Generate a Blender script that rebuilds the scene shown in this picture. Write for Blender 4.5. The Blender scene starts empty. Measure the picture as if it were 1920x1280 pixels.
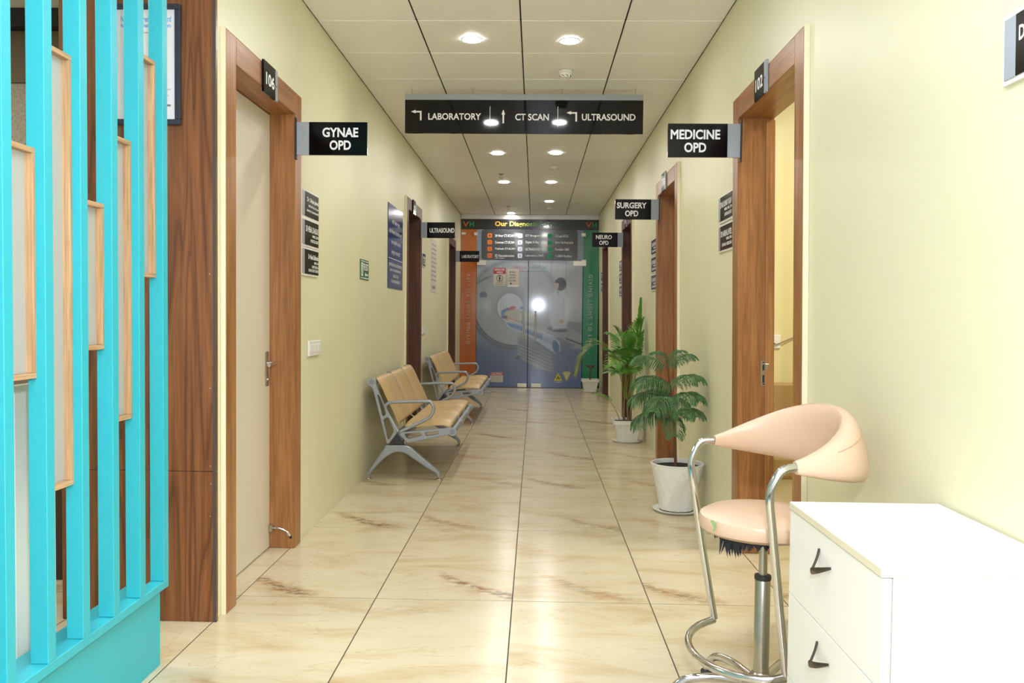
import bpy, bmesh, math, random
import numpy as np
from mathutils import Matrix, Vector
random.seed(7)
scn = bpy.context.scene
COL = scn.collection
R = math.radians

# ------------------------------------------------------------------ camera, world, lights, exposure
H = 2.944                       # ceiling height
WL = -1.285                     # face of the left wall
WR, TILT = 1.102, -0.0146        # right wall at the floor; it leans a little inwards
YG = 14.35                      # face of the glazed partition
cam = bpy.data.objects.new('camera', bpy.data.cameras.new('camera'))
COL.objects.link(cam); scn.camera = cam
cam.data.sensor_width = 36.0
cam.data.lens = 1576.13 / 1920 * 36
cam.data.clip_start = 0.02
M = Matrix(((0.999564, -0.011125, 0.027356, 0), (0.0277, 0.032006, -0.999104, 0), (0.010239, 0.999426, 0.0323, 1.25188), (0, 0, 0, 1)))
cam.matrix_world = M

world = bpy.data.worlds.new('world'); scn.world = world; world.use_nodes = True
bg = world.node_tree.nodes['Background']
bg.inputs[0].default_value = (0.93, 0.97, 1.0, 1); bg.inputs[1].default_value = 0.9

def lamp(name, kind, loc, energy, color=(1, 1, 1), rot=(0, 0, 0), **kw):
    d = bpy.data.lights.new(name, kind); d.energy = energy; d.color = color
    for k, v in kw.items(): setattr(d, k, v)
    o = bpy.data.objects.new(name, d); o.location = loc; o.rotation_euler = rot; COL.objects.link(o)
    return o
FLASH = lamp('camera_flash', 'POINT', (0.10, -0.06, 1.58), 150, (0.90, 0.96, 1.14), shadow_soft_size=0.045)
BOUNCE = lamp('added_bounce_fill', 'SPOT', (0.10, -0.10, 1.62), 330, (0.88, 0.95, 1.2), (R(180), 0, 0), spot_size=R(110), spot_blend=0.6, shadow_soft_size=0.05)  # unseen upward spot, added so light off the ceiling evens the corridor
LOBBY = lamp('lobby_fill_light', 'AREA', (0.0, 0.6, 2.9), 20, (0.93, 0.97, 1.0), shape='RECTANGLE', size=2.0, size_y=2.4)  # added overhead fill out of view, in place of lobby downlights
ROOM = lamp('consulting_room_light', 'AREA', (2.1, 4.2, 2.85), 45, (1.0, 0.95, 0.84), shape='SQUARE', size=0.6)
RECEP = lamp('reception_light', 'AREA', (-2.8, 3.2, 2.85), 32, (1.0, 0.95, 0.86), shape='SQUARE', size=0.6)
DOWN_STRENGTH = 255.0
for yy in (7.05, 3.4, 1.6, -0.2):      # unseen lamps continuing the two downlight rows by their spacing, added to even the light
    for xx in (-0.41, 0.195):
        lamp('added_row_downlight', 'AREA', (xx, yy, H - 0.008), (6.3 if yy > 5 else 5.2), ((1, 0.97, 0.95) if yy > 5 else (0.88, 0.95, 1.2)), shape='DISK', size=0.11)
scn.view_settings.view_transform = 'Standard'
scn.view_settings.look = 'None'
scn.view_settings.exposure = 0.08
scn.view_settings.gamma = 1.0
scn.view_settings.use_curve_mapping = False

# ------------------------------------------------------------------ helpers
def C(h):
    h = h.lstrip('#'); o = []
    for i in (0, 2, 4):
        c = int(h[i:i+2], 16) / 255
        o.append(c / 12.92 if c <= 0.04045 else ((c + 0.055) / 1.055) ** 2.4)
    return (*o, 1)

def mat(name, col, rough=0.5, metal=0.0, **kw):
    m = bpy.data.materials.new(name); m.use_nodes = True
    b = m.node_tree.nodes['Principled BSDF']
    b.inputs['Base Color'].default_value = C(col) if isinstance(col, str) else (*col[:3], 1)
    b.inputs['Roughness'].default_value = rough; b.inputs['Metallic'].default_value = metal
    for k, v in kw.items(): b.inputs[k].default_value = v
    return m

class NT:
    def __init__(s, m): s.t = m.node_tree; s.b = s.t.nodes['Principled BSDF']
    def n(s, kind, **kw):
        nd = s.t.nodes.new(kind)
        for k, v in kw.items():
            if k.startswith('i_'):
                key = k[2:]; key = int(key) if key.isdigit() else key.replace('_', ' ')
                nd.inputs[key].default_value = v
            else: setattr(nd, k, v)
        return nd
    def l(s, a, b): s.t.links.new(a, b)
    def coord(s, scale=(1, 1, 1), rnd=0.0, rot=(0, 0, 0)):
        tc = s.n('ShaderNodeTexCoord'); mp = s.n('ShaderNodeMapping'); mp.inputs['Scale'].default_value = scale
        mp.inputs['Rotation'].default_value = rot
        s.l(tc.outputs['Object'], mp.inputs['Vector'])
        if rnd:
            oi = s.n('ShaderNodeObjectInfo'); mu = s.n('ShaderNodeMath', operation='MULTIPLY'); mu.inputs[1].default_value = rnd
            s.l(oi.outputs['Random'], mu.inputs[0])
            ad = s.n('ShaderNodeVectorMath', operation='ADD')
            s.l(mp.outputs[0], ad.inputs[0]); s.l(mu.outputs[0], ad.inputs[1]); return ad.outputs[0]
        return mp.outputs[0]
    def ramp(s, fac, stops):
        r = s.n('ShaderNodeValToRGB'); e = r.color_ramp.elements
        while len(e) < len(stops): e.new(0.5)
        for q, (p, c) in zip(e, stops): q.position = p; q.color = C(c) if isinstance(c, str) else (c, c, c, 1)
        s.l(fac, r.inputs[0]); return r.outputs[0]
    def mix(s, fac, a, b, mode='MIX'):
        m = s.n('ShaderNodeMix', data_type='RGBA', blend_type=mode)
        for sock, v in ((m.inputs[0], fac), (m.inputs[6], a), (m.inputs[7], b)):
            if hasattr(v, 'is_linked'): s.l(v, sock)
            elif isinstance(v, str): sock.default_value = C(v)
            else: sock.default_value = v
        return m.outputs[2]
    def bump(s, h, strength=0.2, dist=0.002):
        b = s.n('ShaderNodeBump'); b.inputs['Strength'].default_value = strength; b.inputs['Distance'].default_value = dist
        s.l(h, b.inputs['Height']); s.l(b.outputs[0], s.b.inputs['Normal'])

def wood(name, dark, mid, light, axis='z', scale=1.0, rough=0.38, rnd=7.0):
    m = mat(name, mid, rough); q = NT(m)
    sc = {'z': (9, 9, 0.55), 'x': (0.55, 9, 9), 'y': (9, 0.55, 9)}[axis]
    v = q.coord(tuple(k * scale for k in sc), rnd)
    n1 = q.n('ShaderNodeTexNoise', i_Scale=2.2, i_Detail=6.0, i_Roughness=0.62, i_Distortion=0.9); q.l(v, n1.inputs['Vector'])
    sc2 = {'z': (60, 60, 2.2), 'x': (2.2, 60, 60), 'y': (60, 2.2, 60)}[axis]
    v2 = q.coord(tuple(k * scale for k in sc2), rnd)
    n2 = q.n('ShaderNodeTexNoise', i_Scale=2.0, i_Detail=3.0); q.l(v2, n2.inputs['Vector'])
    c = q.ramp(n1.outputs['Fac'], [(0.3, dark), (0.5, mid), (0.7, light)])
    f = q.ramp(n2.outputs['Fac'], [(0.35, 0.72), (0.6, 1.0)])
    q.l(q.mix(1.0, c, f, 'MULTIPLY'), q.b.inputs['Base Color'])
    q.bump(n2.outputs['Fac'], 0.06, 0.001)
    return m

def tag(o, label=None, cat=None, group=None, kind=None):
    if label: o['label'] = label
    if cat: o['category'] = cat
    if group: o['group'] = group
    if kind: o['kind'] = kind
    return o

def empty(name, loc=(0, 0, 0), rz=0.0, label=None, cat=None, group=None, kind=None, mtx=None):
    o = bpy.data.objects.new(name, None); COL.objects.link(o); o.empty_display_size = 0.05
    if mtx is not None: o.matrix_world = mtx
    else: o.location = loc; o.rotation_euler = (0, 0, rz)
    return tag(o, label, cat, group, kind)

def face(side, y=0.0, z=0.0, n=0.0, x=0.0):
    """Frame whose x runs to the viewer's right, y into the surface, z up, on the left wall, right wall, or facing the entrance."""
    if side == 'L': return Matrix.Translation((WL + n, y, z)) @ Matrix.Rotation(R(90), 4, 'Z')
    if side == 'R': return Matrix.Translation((WR + TILT * z - n, y, z)) @ Matrix.Rotation(TILT, 4, 'Y') @ Matrix.Rotation(R(-90), 4, 'Z')
    return Matrix.Translation((x, y, z))

class MB:
    def __init__(s): s.bm = bmesh.new()
    def box(s, x0, x1, y0, y1, z0, z1, bev=0.0, seg=1):
        r = bmesh.ops.create_cube(s.bm, size=1.0)
        for v in r['verts']:
            v.co = ((x0 + x1) / 2 + v.co.x * (x1 - x0), (y0 + y1) / 2 + v.co.y * (y1 - y0), (z0 + z1) / 2 + v.co.z * (z1 - z0))
        if bev:
            es = list({e for v in r['verts'] for e in v.link_edges})
            bmesh.ops.bevel(s.bm, geom=es, offset=bev, segments=seg, affect='EDGES', profile=0.5)
        return s
    def lathe(s, prof, c=(0, 0, 0), n=28, axis='z', cap=True):
        rings = []
        for r, h in prof:
            ring = []
            for i in range(n):
                a = 2 * math.pi * i / n
                p = (r * math.cos(a), r * math.sin(a), h)
                if axis == 'y': p = (p[0], p[2], p[1])
                if axis == 'x': p = (p[2], p[0], p[1])
                ring.append(s.bm.verts.new((c[0] + p[0], c[1] + p[1], c[2] + p[2])))
            rings.append(ring)
        for a, b in zip(rings, rings[1:]):
            for i in range(n): s.bm.faces.new((a[i], a[(i+1) % n], b[(i+1) % n], b[i]))
        if cap: s.bm.faces.new(rings[0][::-1]); s.bm.faces.new(rings[-1])
        return s
    def sweep(s, pts, rad, n=10, cap=True, closed=False):
        P = [Vector(p) for p in pts]; N = len(P)
        rad = [rad] * N if isinstance(rad, (tuple, float, int)) else rad
        T = []
        for i in range(N):
            a = P[(i - 1) % N] if (closed or i > 0) else P[i]; b = P[(i + 1) % N] if (closed or i < N - 1) else P[i]
            T.append((b - a).normalized())
        up = Vector((0, 0, 1)) if abs(T[0].z) < 0.9 else Vector((1, 0, 0))
        nrm = (up - T[0] * up.dot(T[0])).normalized(); rings = []
        for i in range(N):
            nrm = (nrm - T[i] * nrm.dot(T[i])).normalized(); bn = T[i].cross(nrm)
            rr = rad[i] if hasattr(rad[i], '__len__') else (rad[i], rad[i])
            rings.append([s.bm.verts.new(P[i] + nrm * (rr[0] * math.cos(2 * math.pi * k / n)) + bn * (rr[1] * math.sin(2 * math.pi * k / n))) for k in range(n)])
        for i in range(N if closed else N - 1):
            a, b = rings[i], rings[(i + 1) % N]
            for k in range(n): s.bm.faces.new((a[k], a[(k+1) % n], b[(k+1) % n], b[k]))
        if cap and not closed: s.bm.faces.new(rings[0][::-1]); s.bm.faces.new(rings[-1])
        return s
    def poly(s, pts):
        s.bm.faces.new([s.bm.verts.new(p) for p in pts]); return s
    def build(s, name, m, parent=None, mtx=None, smooth=False, label=None, cat=None, group=None, kind=None):
        bmesh.ops.recalc_face_normals(s.bm, faces=s.bm.faces[:])
        me = bpy.data.meshes.new(name); s.bm.to_mesh(me); s.bm.free()
        return link(name, me, m, parent, mtx, smooth, label, cat, group, kind)

def link(name, me, m, parent=None, mtx=None, smooth=False, label=None, cat=None, group=None, kind=None):
    o = bpy.data.objects.new(name, me); COL.objects.link(o)
    if m and not me.materials: me.materials.append(m)
    if smooth:
        for p in me.polygons: p.use_smooth = True
        try: me.set_sharp_from_angle(angle=R(40))
        except Exception: pass
    if parent: o.parent = parent
    if mtx is not None:
        if parent: o.matrix_local = mtx
        else: o.matrix_world = mtx
    return tag(o, label, cat, group, kind)

def spline(pts, k=6, closed=False):
    P = [Vector(p) for p in pts]; N = len(P); out = []
    for i in range(N if closed else N - 1):
        g = lambda j: P[j % N] if closed else P[max(0, min(N - 1, j))]
        a, b, c, d = g(i-1), g(i), g(i+1), g(i+2)
        for t in range(k):
            u = t / k
            out.append(0.5 * ((2*b) + (c-a)*u + (2*a-5*b+4*c-d)*u*u + (3*b-a-3*c+d)*u**3))
    if not closed: out.append(P[-1])
    return out

def round_poly(pts, r=0.006, k=3):
    out = []; N = len(pts)
    for i in range(N):
        p = Vector(pts[i]); a = Vector(pts[i-1]); b = Vector(pts[(i+1) % N])
        d1 = (a - p); d2 = (b - p); q = min(r, d1.length * 0.45, d2.length * 0.45)
        s = p + d1.normalized() * q; e = p + d2.normalized() * q
        for t in range(k + 1):
            u = t / k; out.append(tuple((1-u)**2 * s + 2*u*(1-u) * p + u*u * e))
    return out

def plate2d(outer, holes=(), depth=0.03, bevel=0.003):
    """Outline in x,z with holes, given thickness along y (centred)."""
    cu = bpy.data.curves.new('tmp', 'CURVE'); cu.dimensions = '2D'; cu.fill_mode = 'BOTH'
    cu.extrude = depth / 2 - bevel; cu.bevel_depth = bevel; cu.bevel_resolution = 1; cu.offset = -bevel
    for ring in [outer, *holes]:
        sp = cu.splines.new('POLY'); sp.points.add(len(ring) - 1); sp.use_cyclic_u = True
        for p, q in zip(sp.points, ring): p.co = (q[0], q[1], 0, 1)
    o = bpy.data.objects.new('tmp', cu); COL.objects.link(o)
    dg = bpy.context.evaluated_depsgraph_get(); dg.update()
    me = bpy.data.meshes.new_from_object(o.evaluated_get(dg))
    bpy.data.objects.remove(o); bpy.data.curves.remove(cu)
    me.transform(Matrix.Rotation(R(90), 4, 'X'))
    return me

def text(body, w, h, m, parent, x, y, z, bold=0.022, align='C', name='lettering', rot=0.0, spacing=1.0, leading=1.0, label=None):
    """Flat lettering facing -y in the parent's frame, fitted into w x h."""
    cu = bpy.data.curves.new('tmp', 'FONT'); cu.body = body; cu.offset = bold; cu.resolution_u = 3
    cu.align_x = {'C': 'CENTER', 'R': 'RIGHT', 'L': 'LEFT'}[align]; cu.space_character = spacing; cu.space_line = leading
    o = bpy.data.objects.new('tmp', cu); COL.objects.link(o)
    dg = bpy.context.evaluated_depsgraph_get(); dg.update()
    me = bpy.data.meshes.new_from_object(o.evaluated_get(dg))
    bpy.data.objects.remove(o); bpy.data.curves.remove(cu)
    n = len(me.vertices); co = np.zeros(n * 3); me.vertices.foreach_get('co', co); co = co.reshape(-1, 3)
    mn, mx = co.min(0), co.max(0); sx = w / max(1e-6, mx[0] - mn[0]); sy = (h / max(1e-6, mx[1] - mn[1])) if h else sx
    cx = (mn[0] + mx[0]) / 2
    px = (co[:, 0] - cx) * sx; pz = (co[:, 1] - (mn[1] + mx[1]) / 2) * sy
    cr, sr = math.cos(rot), math.sin(rot)
    out = np.stack([x + px * cr - pz * sr, np.full(n, y), z + px * sr + pz * cr], 1)
    me.vertices.foreach_set('co', out.ravel()); me.update()
    me.materials.clear(); me.materials.append(m)
    me.name = name
    return link(name, me, None, parent, label=label)

# ------------------------------------------------------------------ materials
def wall_paint(name, col):
    m = mat(name, col, 0.42); q = NT(m)
    n = q.n('ShaderNodeTexNoise', i_Scale=1.3, i_Detail=3.0); q.l(q.coord(), n.inputs['Vector'])
    a = C(col)
    q.l(q.mix(q.ramp(n.outputs['Fac'], [(0.35, 0.0), (0.7, 1.0)]), tuple(a), tuple([k * 0.94 for k in a[:3]] + [1])), q.b.inputs['Base Color'])
    n2 = q.n('ShaderNodeTexNoise', i_Scale=24.0, i_Detail=4.0); q.l(q.coord(), n2.inputs['Vector'])
    q.bump(n2.outputs['Fac'], 0.05, 0.003)
    return m
M_wall = wall_paint('yellow_wall_paint', '#e2dfba')
M_room = wall_paint('room_yellow_paint', '#e0d6a4')
M_ceil = mat('ceiling_panel', '#f2f1ec', 0.4)
M_void = mat('dark_void', '#15130f', 0.9)
M_frame = wood('frame_wood_upright', '#8a5a31', '#a26d3d', '#b37f4d', 'z', 1.0, 0.36)
M_frameh = wood('frame_wood_head', '#8a5a31', '#a26d3d', '#b37f4d', 'x', 1.0, 0.36)
M_dark = wood('dark_door_wood', '#523019', '#623b20', '#724828', 'z', 1.0, 0.4)
M_darkh = wood('dark_door_wood_head', '#523019', '#623b20', '#724828', 'x', 1.0, 0.4)
M_cream = mat('cream_edge_paint', '#ece2c2', 0.5)
M_leaf = mat('white_laminate_door', '#d8cfba', 0.4)
M_black = mat('gloss_black_acrylic', '#050505', 0.06, **{'Specular IOR Level': 0.4})
M_black2 = mat('black_sign_face', '#060606', 0.16, **{'Specular IOR Level': 0.22})
M_greyp = mat('grey_acrylic', '#9aa1a8', 0.3)
M_white = mat('white_plastic', '#e8e6de', 0.35)
M_print = mat('white_print', '#e9e9e6', 0.5)
M_chrome = mat('chrome', '#cfcfcf', 0.12, 1.0)
M_steel = mat('brushed_steel', '#b5b0a5', 0.3, 1.0)
M_silver = mat('silver_paint', '#9ba0a6', 0.36, 0.45)
M_charcoal = mat('charcoal_plastic', '#26272a', 0.5)
M_soil = mat('black_soil', '#17110c', 0.95)
M_pot = mat('white_pot', '#e9e8de', 0.3)
M_blue = mat('blue_board', '#1c2f6f', 0.15)
M_green = mat('green_sign', '#0f6a45', 0.3)
M_teal = mat('teal_paint', '#33b2c0', 0.42)
M_pine = wood('raw_pine', '#b58a5f', '#c79d71', '#d4ae84', 'z', 1.4, 0.5)
M_pineh = wood('raw_pine_flat', '#b58a5f', '#c79d71', '#d4ae84', 'y', 1.4, 0.5)
M_frost = mat('frosted_pane', '#c8cac4', 0.55, **{'Transmission Weight': 0.35})
M_peach = mat('peach_vinyl', '#d6b699', 0.36)
M_cab = mat('white_laminate', '#f1efe6', 0.32)
M_cabedge = mat('cabinet_edge_band', '#e3d9bb', 0.4)
M_gap = mat('shadow_gap_grey', '#3d3b36', 0.8)
M_metalbrown = mat('bronze_handle', '#5b5148', 0.28, 0.8)

def floor_mat():
    m = mat('marble_tile', '#dcc79f', 0.2, **{'Specular IOR Level': 0.3}); q = NT(m)
    tc = q.n('ShaderNodeTexCoord'); oi = q.n('ShaderNodeObjectInfo')
    P = tc.outputs['Object']
    rnd = q.n('ShaderNodeMath', operation='MULTIPLY'); q.l(oi.outputs['Random'], rnd.inputs[0]); rnd.inputs[1].default_value = 40
    fl = q.n('ShaderNodeMath', operation='FLOOR'); q.l(rnd.outputs[0], fl.inputs[0])
    def mapped(scale, rz=0.0):
        mp = q.n('ShaderNodeMapping'); mp.inputs['Scale'].default_value = scale; mp.inputs['Rotation'].default_value = (0, 0, rz)
        q.l(P, mp.inputs['Vector']); ad = q.n('ShaderNodeVectorMath', operation='ADD'); q.l(mp.outputs[0], ad.inputs[0]); q.l(fl.outputs[0], ad.inputs[1])
        return ad.outputs[0]
    # broad clouds drawn out along a diagonal
    n1 = q.n('ShaderNodeTexNoise', i_Scale=1.0, i_Detail=6.0, i_Roughness=0.65, i_Distortion=0.6); q.l(mapped((1.6, 5.0, 1), R(28)), n1.inputs['Vector'])
    base = q.ramp(n1.outputs['Fac'], [(0.3, '#d5caad'), (0.5, '#d0c3a3'), (0.62, '#c7b590'), (0.78, '#bba279')])
    # thin hair veins
    n2 = q.n('ShaderNodeTexNoise', i_Scale=1.0, i_Detail=5.0, i_Roughness=0.55, i_Distortion=1.6); q.l(mapped((1.3, 3.2, 1), R(20)), n2.inputs['Vector'])
    d = q.n('ShaderNodeMath', operation='SUBTRACT'); q.l(n2.outputs['Fac'], d.inputs[0]); d.inputs[1].default_value = 0.5
    ab = q.n('ShaderNodeMath', operation='ABSOLUTE'); q.l(d.outputs[0], ab.inputs[0])
    hair = q.ramp(ab.outputs[0], [(0.0, 0.34), (0.007, 0.0)])
    c1 = q.mix(hair, base, '#a98450')
    # the dark brown vein near one end of each tile: a curved band broken up by noise
    sep = q.n('ShaderNodeSeparateXYZ'); q.l(P, sep.inputs[0])
    wob = q.n('ShaderNodeTexNoise', i_Scale=7.0, i_Detail=3.0); q.l(P, wob.inputs['Vector'])
    # line: y = -0.42 - 0.45*(x+0.05) (+ curve), measured in tile coordinates
    def mth(op, a, b=None):
        nd = q.n('ShaderNodeMath', operation=op)
        for i, v in enumerate((a, b)):
            if v is None: continue
            if hasattr(v, 'is_linked'): q.l(v, nd.inputs[i])
            else: nd.inputs[i].default_value = v
        return nd.outputs[0]
    sh = q.n('ShaderNodeMath', operation='FRACT'); q.l(rnd.outputs[0], sh.inputs[0])
    xs = mth('ADD', sep.outputs['X'], mth('SUBTRACT', mth('MULTIPLY', sh.outputs[0], 0.5), 0.22))
    cen = mth('SUBTRACT', mth('MULTIPLY', mth('MULTIPLY', xs, xs), 1.1), mth('ADD', mth('MULTIPLY', xs, 0.75), 0.46))
    dist = mth('ABSOLUTE', mth('ADD', mth('SUBTRACT', sep.outputs['Y'], cen), mth('MULTIPLY', mth('SUBTRACT', wob.outputs['Fac'], 0.5), 0.10)))
    band = q.ramp(dist, [(0.0, 1.0), (0.026, 0.85), (0.06, 0.0)])
    xr = q.ramp(mth('ABSOLUTE', xs), [(0.12, 1.0), (0.24, 0.0)])
    n3 = q.n('ShaderNodeTexNoise', i_Scale=1.0, i_Detail=6.0, i_Roughness=0.7); q.l(mapped((16, 42, 1), R(25)), n3.inputs['Vector'])
    brk = q.ramp(n3.outputs['Fac'], [(0.44, 0.0), (0.54, 1.0)])
    frac2 = q.n('ShaderNodeMath', operation='FRACT'); q.l(mth('MULTIPLY', oi.outputs['Random'], 173.0), frac2.inputs[0])
    per = q.ramp(frac2.outputs[0], [(0.15, 0.12), (0.75, 0.9)])
    fac = mth('MULTIPLY', mth('MULTIPLY', mth('MULTIPLY', band, xr), brk), per)
    c2 = q.mix(fac, c1, '#5f4430')
    halo = q.ramp(dist, [(0.0, 0.7), (0.16, 0.0)])
    n4 = q.n('ShaderNodeTexNoise', i_Scale=1.0, i_Detail=5.0, i_Roughness=0.7); q.l(mapped((7, 18, 1), R(25)), n4.inputs['Vector'])
    hf = mth('MULTIPLY', mth('MULTIPLY', halo, q.ramp(mth('ABSOLUTE', xs), [(0.15, 1.0), (0.32, 0.0)])), q.ramp(n4.outputs['Fac'], [(0.42, 0.0), (0.62, 1.0)]))
    c3 = q.mix(hf, c2, '#b48752')
    q.l(c3, q.b.inputs['Base Color'])
    return m
M_tile = floor_mat()
M_grout = mat('floor_grout', '#4a4033', 0.8)

# ------------------------------------------------------------------ floor
floor = MB().box(-4.2, 3.6, -3.4, 15.0, -0.25, -0.0013).build('floor', M_grout, None, None, label='beige polished marble tile floor with dark joints', cat='floor', kind='structure')
tile_me = None
def tile(cx, cy):
    global tile_me
    if tile_me is None:
        o = MB().box(-0.2975, 0.2975, -0.5975, 0.5975, -0.0012, 0.0).build('tile', M_tile, floor); tile_me = o.data
    else: o = link('tile', tile_me, None, floor)
    o.location = (cx, cy, 0)
for i in range(-7, 5):
    for k in range(-3, 9):
        x = -0.0869 + 0.6 * i + 0.3; y = 3.634 + 1.2 * k + 0.6
        if -2 <= i <= 1 or (i == 2 and k <= 2) or (i in (3, 4) and 0 <= k <= 2) or (i < -2 and -2 <= k <= 1): tile(x, y)

# ------------------------------------------------------------------ walls
def wall_segments(mb, y0, y1, openings, top, th, flip):
    """wall in its own frame: x along the wall, y into it."""
    cur = y0
    s = -1 if flip else 1
    def bx(a, b, z0, z1):
        xa, xb = sorted((s * a, s * b)); mb.box(xa, xb, 0, th, z0, z1)
    for a, b, h in openings:
        bx(cur, a, 0, top); bx(a, b, h, top); cur = b
    bx(cur, y1, 0, top)
DW = 2.398
L_DOORS = [(3.405, 4.505), (8.22, 9.31), (12.2, 13.29)]
R_DOORS = [(3.375, 4.56), (6.33, 7.44), (9.27, 10.37), (12.25, 13.35)]
mb = MB(); wall_segments(mb, 3.335, 15.0, [(a + 0.002, b - 0.002, DW) for a, b in L_DOORS], H, 0.2, False)
mb.build('wall_left', M_wall, None, face('L'), label='pale yellow painted corridor wall on the left', cat='wall', kind='structure')
mb = MB(); wall_segments(mb, -3.4, 15.0, [(a + 0.002, b - 0.002, DW) for a, b in R_DOORS], H, 0.17, True)
mb.build('wall_right', M_wall, None, face('R'), label='pale yellow painted corridor wall on the right', cat='wall', kind='structure')
# consulting room seen through the open doorway
MB().box(1.35, 3.4, 5.6, 5.7, 0, H).build('wall_room_far', M_room, label='yellow far wall of the consulting room behind the open doorway', cat='wall', kind='structure')
MB().box(3.4, 3.5, 2.4, 5.7, 0, H).build('wall_room_side', M_room, label='yellow side wall of the consulting room', cat='wall', kind='structure')
MB().box(1.35, 3.5, 2.3, 2.4, 0, H).build('wall_room_near', M_room, label='yellow near wall of the consulting room', cat='wall', kind='structure')
# reception area behind the teal screen
M_stone = mat('grey_stone_cladding', '#a49a8b', 0.55)
q = NT(M_stone); nz = q.n('ShaderNodeTexNoise', i_Scale=60.0, i_Detail=4.0); q.l(q.coord(), nz.inputs['Vector'])
q.l(q.ramp(nz.outputs['Fac'], [(0.3, '#8f8577'), (0.7, '#b3aa9b')]), q.b.inputs['Base Color'])
MB().box(-4.2, -2.05, 4.8, 4.9, 0, 2.55).build('wall_reception_far', M_stone, label='grey stone-look wall behind the reception area', cat='wall', kind='structure')
MB().box(-4.2, -2.05, 4.78, 4.9, 2.551, 2.84).build('trim_1', mat('brown_beam', '#6b5d45', 0.6), label='brown band above the grey reception wall', cat='trim', kind='structure')
MB().box(-4.2, -2.05, 4.70, 4.9, 2.841, H).build('trim_2', mat('dark_soffit', '#221f1d', 0.6), label='dark soffit strip above the brown band', cat='trim', kind='structure')
MB().box(-4.3, -4.2, -3.4, 4.9, 0, H).build('wall_reception_side', M_wall, label='yellow side wall of the reception area', cat='wall', kind='structure')

# ------------------------------------------------------------------ ceiling
ceiling = MB().box(-4.3, 3.5, -2.0, 15.0, H + 0.012, H + 0.1).build('ceiling', M_void, label='suspended ceiling of square off-white metal panels with dark seams', cat='ceiling', kind='structure')
cp = {}
def panel(kind, w, cx, cy):
    if kind not in cp:
        o = MB().box(-w / 2, w / 2, -0.2994, 0.2994, 0.0, 0.012, 0.0065).build('panel', M_ceil, ceiling); cp[kind] = o.data
    else: o = link('panel', cp[kind], None, ceiling)
    o.location = (cx, cy, H + random.uniform(-0.0007, 0.0007))
    o.rotation_euler = (random.uniform(-0.0016, 0.0016), random.uniform(-0.0012, 0.0012), 0)
SX = [WL + 0.0008, -0.706, -0.1027, 0.5006, WR + TILT * H - 0.0008]
for k in range(-11, 16):
    yc = 4.902 + 0.6033 * k + 0.30165
    for j in range(4):
        a, b = SX[j], SX[j + 1]
        ga = 0.0 if j == 0 else 0.004; gb = 0.0 if j == 3 else 0.004
        panel('c%d' % j, b - a - ga - gb, (a + ga + b - gb) / 2, yc)
MB().box(-4.2, WL - 0.006, -1.9, 4.7, H, H + 0.012).build('panel', M_ceil, ceiling)
MB().box(WR + 0.17, 3.4, 2.4, 5.6, H, H + 0.012).build('panel', M_ceil, ceiling)

# ------------------------------------------------------------------ doors
def door(n, side, y0, y1, proud, depth, label, leaf=True, mats=None, leaf_mat=None, handle=False):
    w = y1 - y0; yc = (y0 + y1) / 2
    t = empty('door_%d' % n, mtx=face(side, yc, 0, 0), label=label, cat='door', kind='structure')
    fw = 0.116; mv, mh = mats or (M_frame, M_frameh)
    for s in (-1, 1):
        a, b = sorted((s * (w / 2), s * (w / 2 - fw)))
        mb = MB().box(a, b, -proud, depth, 0, DW - 0.001, 0.003)
        a2, b2 = sorted((s * (w / 2 - fw), s * (w / 2 - fw - 0.012)))
        mb.box(a2, b2, depth * 0.72, depth, 0, DW - fw - 0.012)      # rebate stop
        mb.build('frame_post', mv, t)
        a, b = sorted((s * (w / 2 + 0.0005), s * (w / 2 + 0.0065)))
        MB().box(a, b, -proud + 0.001, -0.0005, 0, DW, 0.001).build('painted_edge', M_cream, t, label='chipped cream painted edge')
    mb = MB().box(-w / 2 + fw + 0.0005, w / 2 - fw - 0.0005, -proud, depth, DW - fw, DW - 0.001, 0.003)
    mb.build('frame_head', mh, t)
    MB().box(-w / 2 - 0.006, w / 2 + 0.006, -proud + 0.001, -0.0005, DW, DW + 0.005, 0.001).build('painted_edge', M_cream, t)
    iw = w / 2 - fw
    if leaf:
        MB().box(-iw + 0.002, iw - 0.002, depth - 0.045, depth, 0.006, DW - fw - 0.004, 0.002).build('door_leaf', leaf_mat or M_leaf, t)
        if handle:
            y = depth - 0.045; x = iw - 0.05
            MB().box(x - 0.022, x + 0.022, y - 0.006, y - 0.0005, 0.865, 1.045, 0.003).build('handle_plate', M_steel, t)
            mb = MB(); mb.sweep([(x, y - 0.006, 0.985), (x, y - 0.045, 0.985)], 0.0095, 12)
            mb.sweep(spline([(x, y - 0.045, 0.985), (x - 0.02, y - 0.05, 0.985), (x - 0.07, y - 0.05, 0.983), (x - 0.115, y - 0.048, 0.98)], 4), 0.0085, 12)
            mb.build('lever_handle', M_chrome, t, smooth=True)
            MB().lathe([(0.009, -0.0), (0.009, -0.008), (0.004, -0.009)], (x, y - 0.006, 0.9), 14, 'y').build('keyhole', M_chrome, t)
    return t
d106 = door(1, 'L', *L_DOORS[0], 0.022, 0.157, 'off-white door in a brown wooden frame beside the walnut panel', handle=True)
door(2, 'L', *L_DOORS[1], 0.022, 0.157, 'brown framed left wall door beside the tall blue board', leaf_mat=M_dark, mats=(M_dark, M_darkh))
door(3, 'L', *L_DOORS[2], 0.022, 0.157, 'brown framed left wall door closest to the glass doors', leaf_mat=M_dark, mats=(M_dark, M_darkh))
d102 = door(4, 'R', *R_DOORS[0], 0.024, 0.165, 'open brown door frame behind the salon stool', leaf=False)
door(5, 'R', *R_DOORS[1], 0.024, 0.165, 'brown framed right wall door behind the two larger plants', handle=True)
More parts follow.
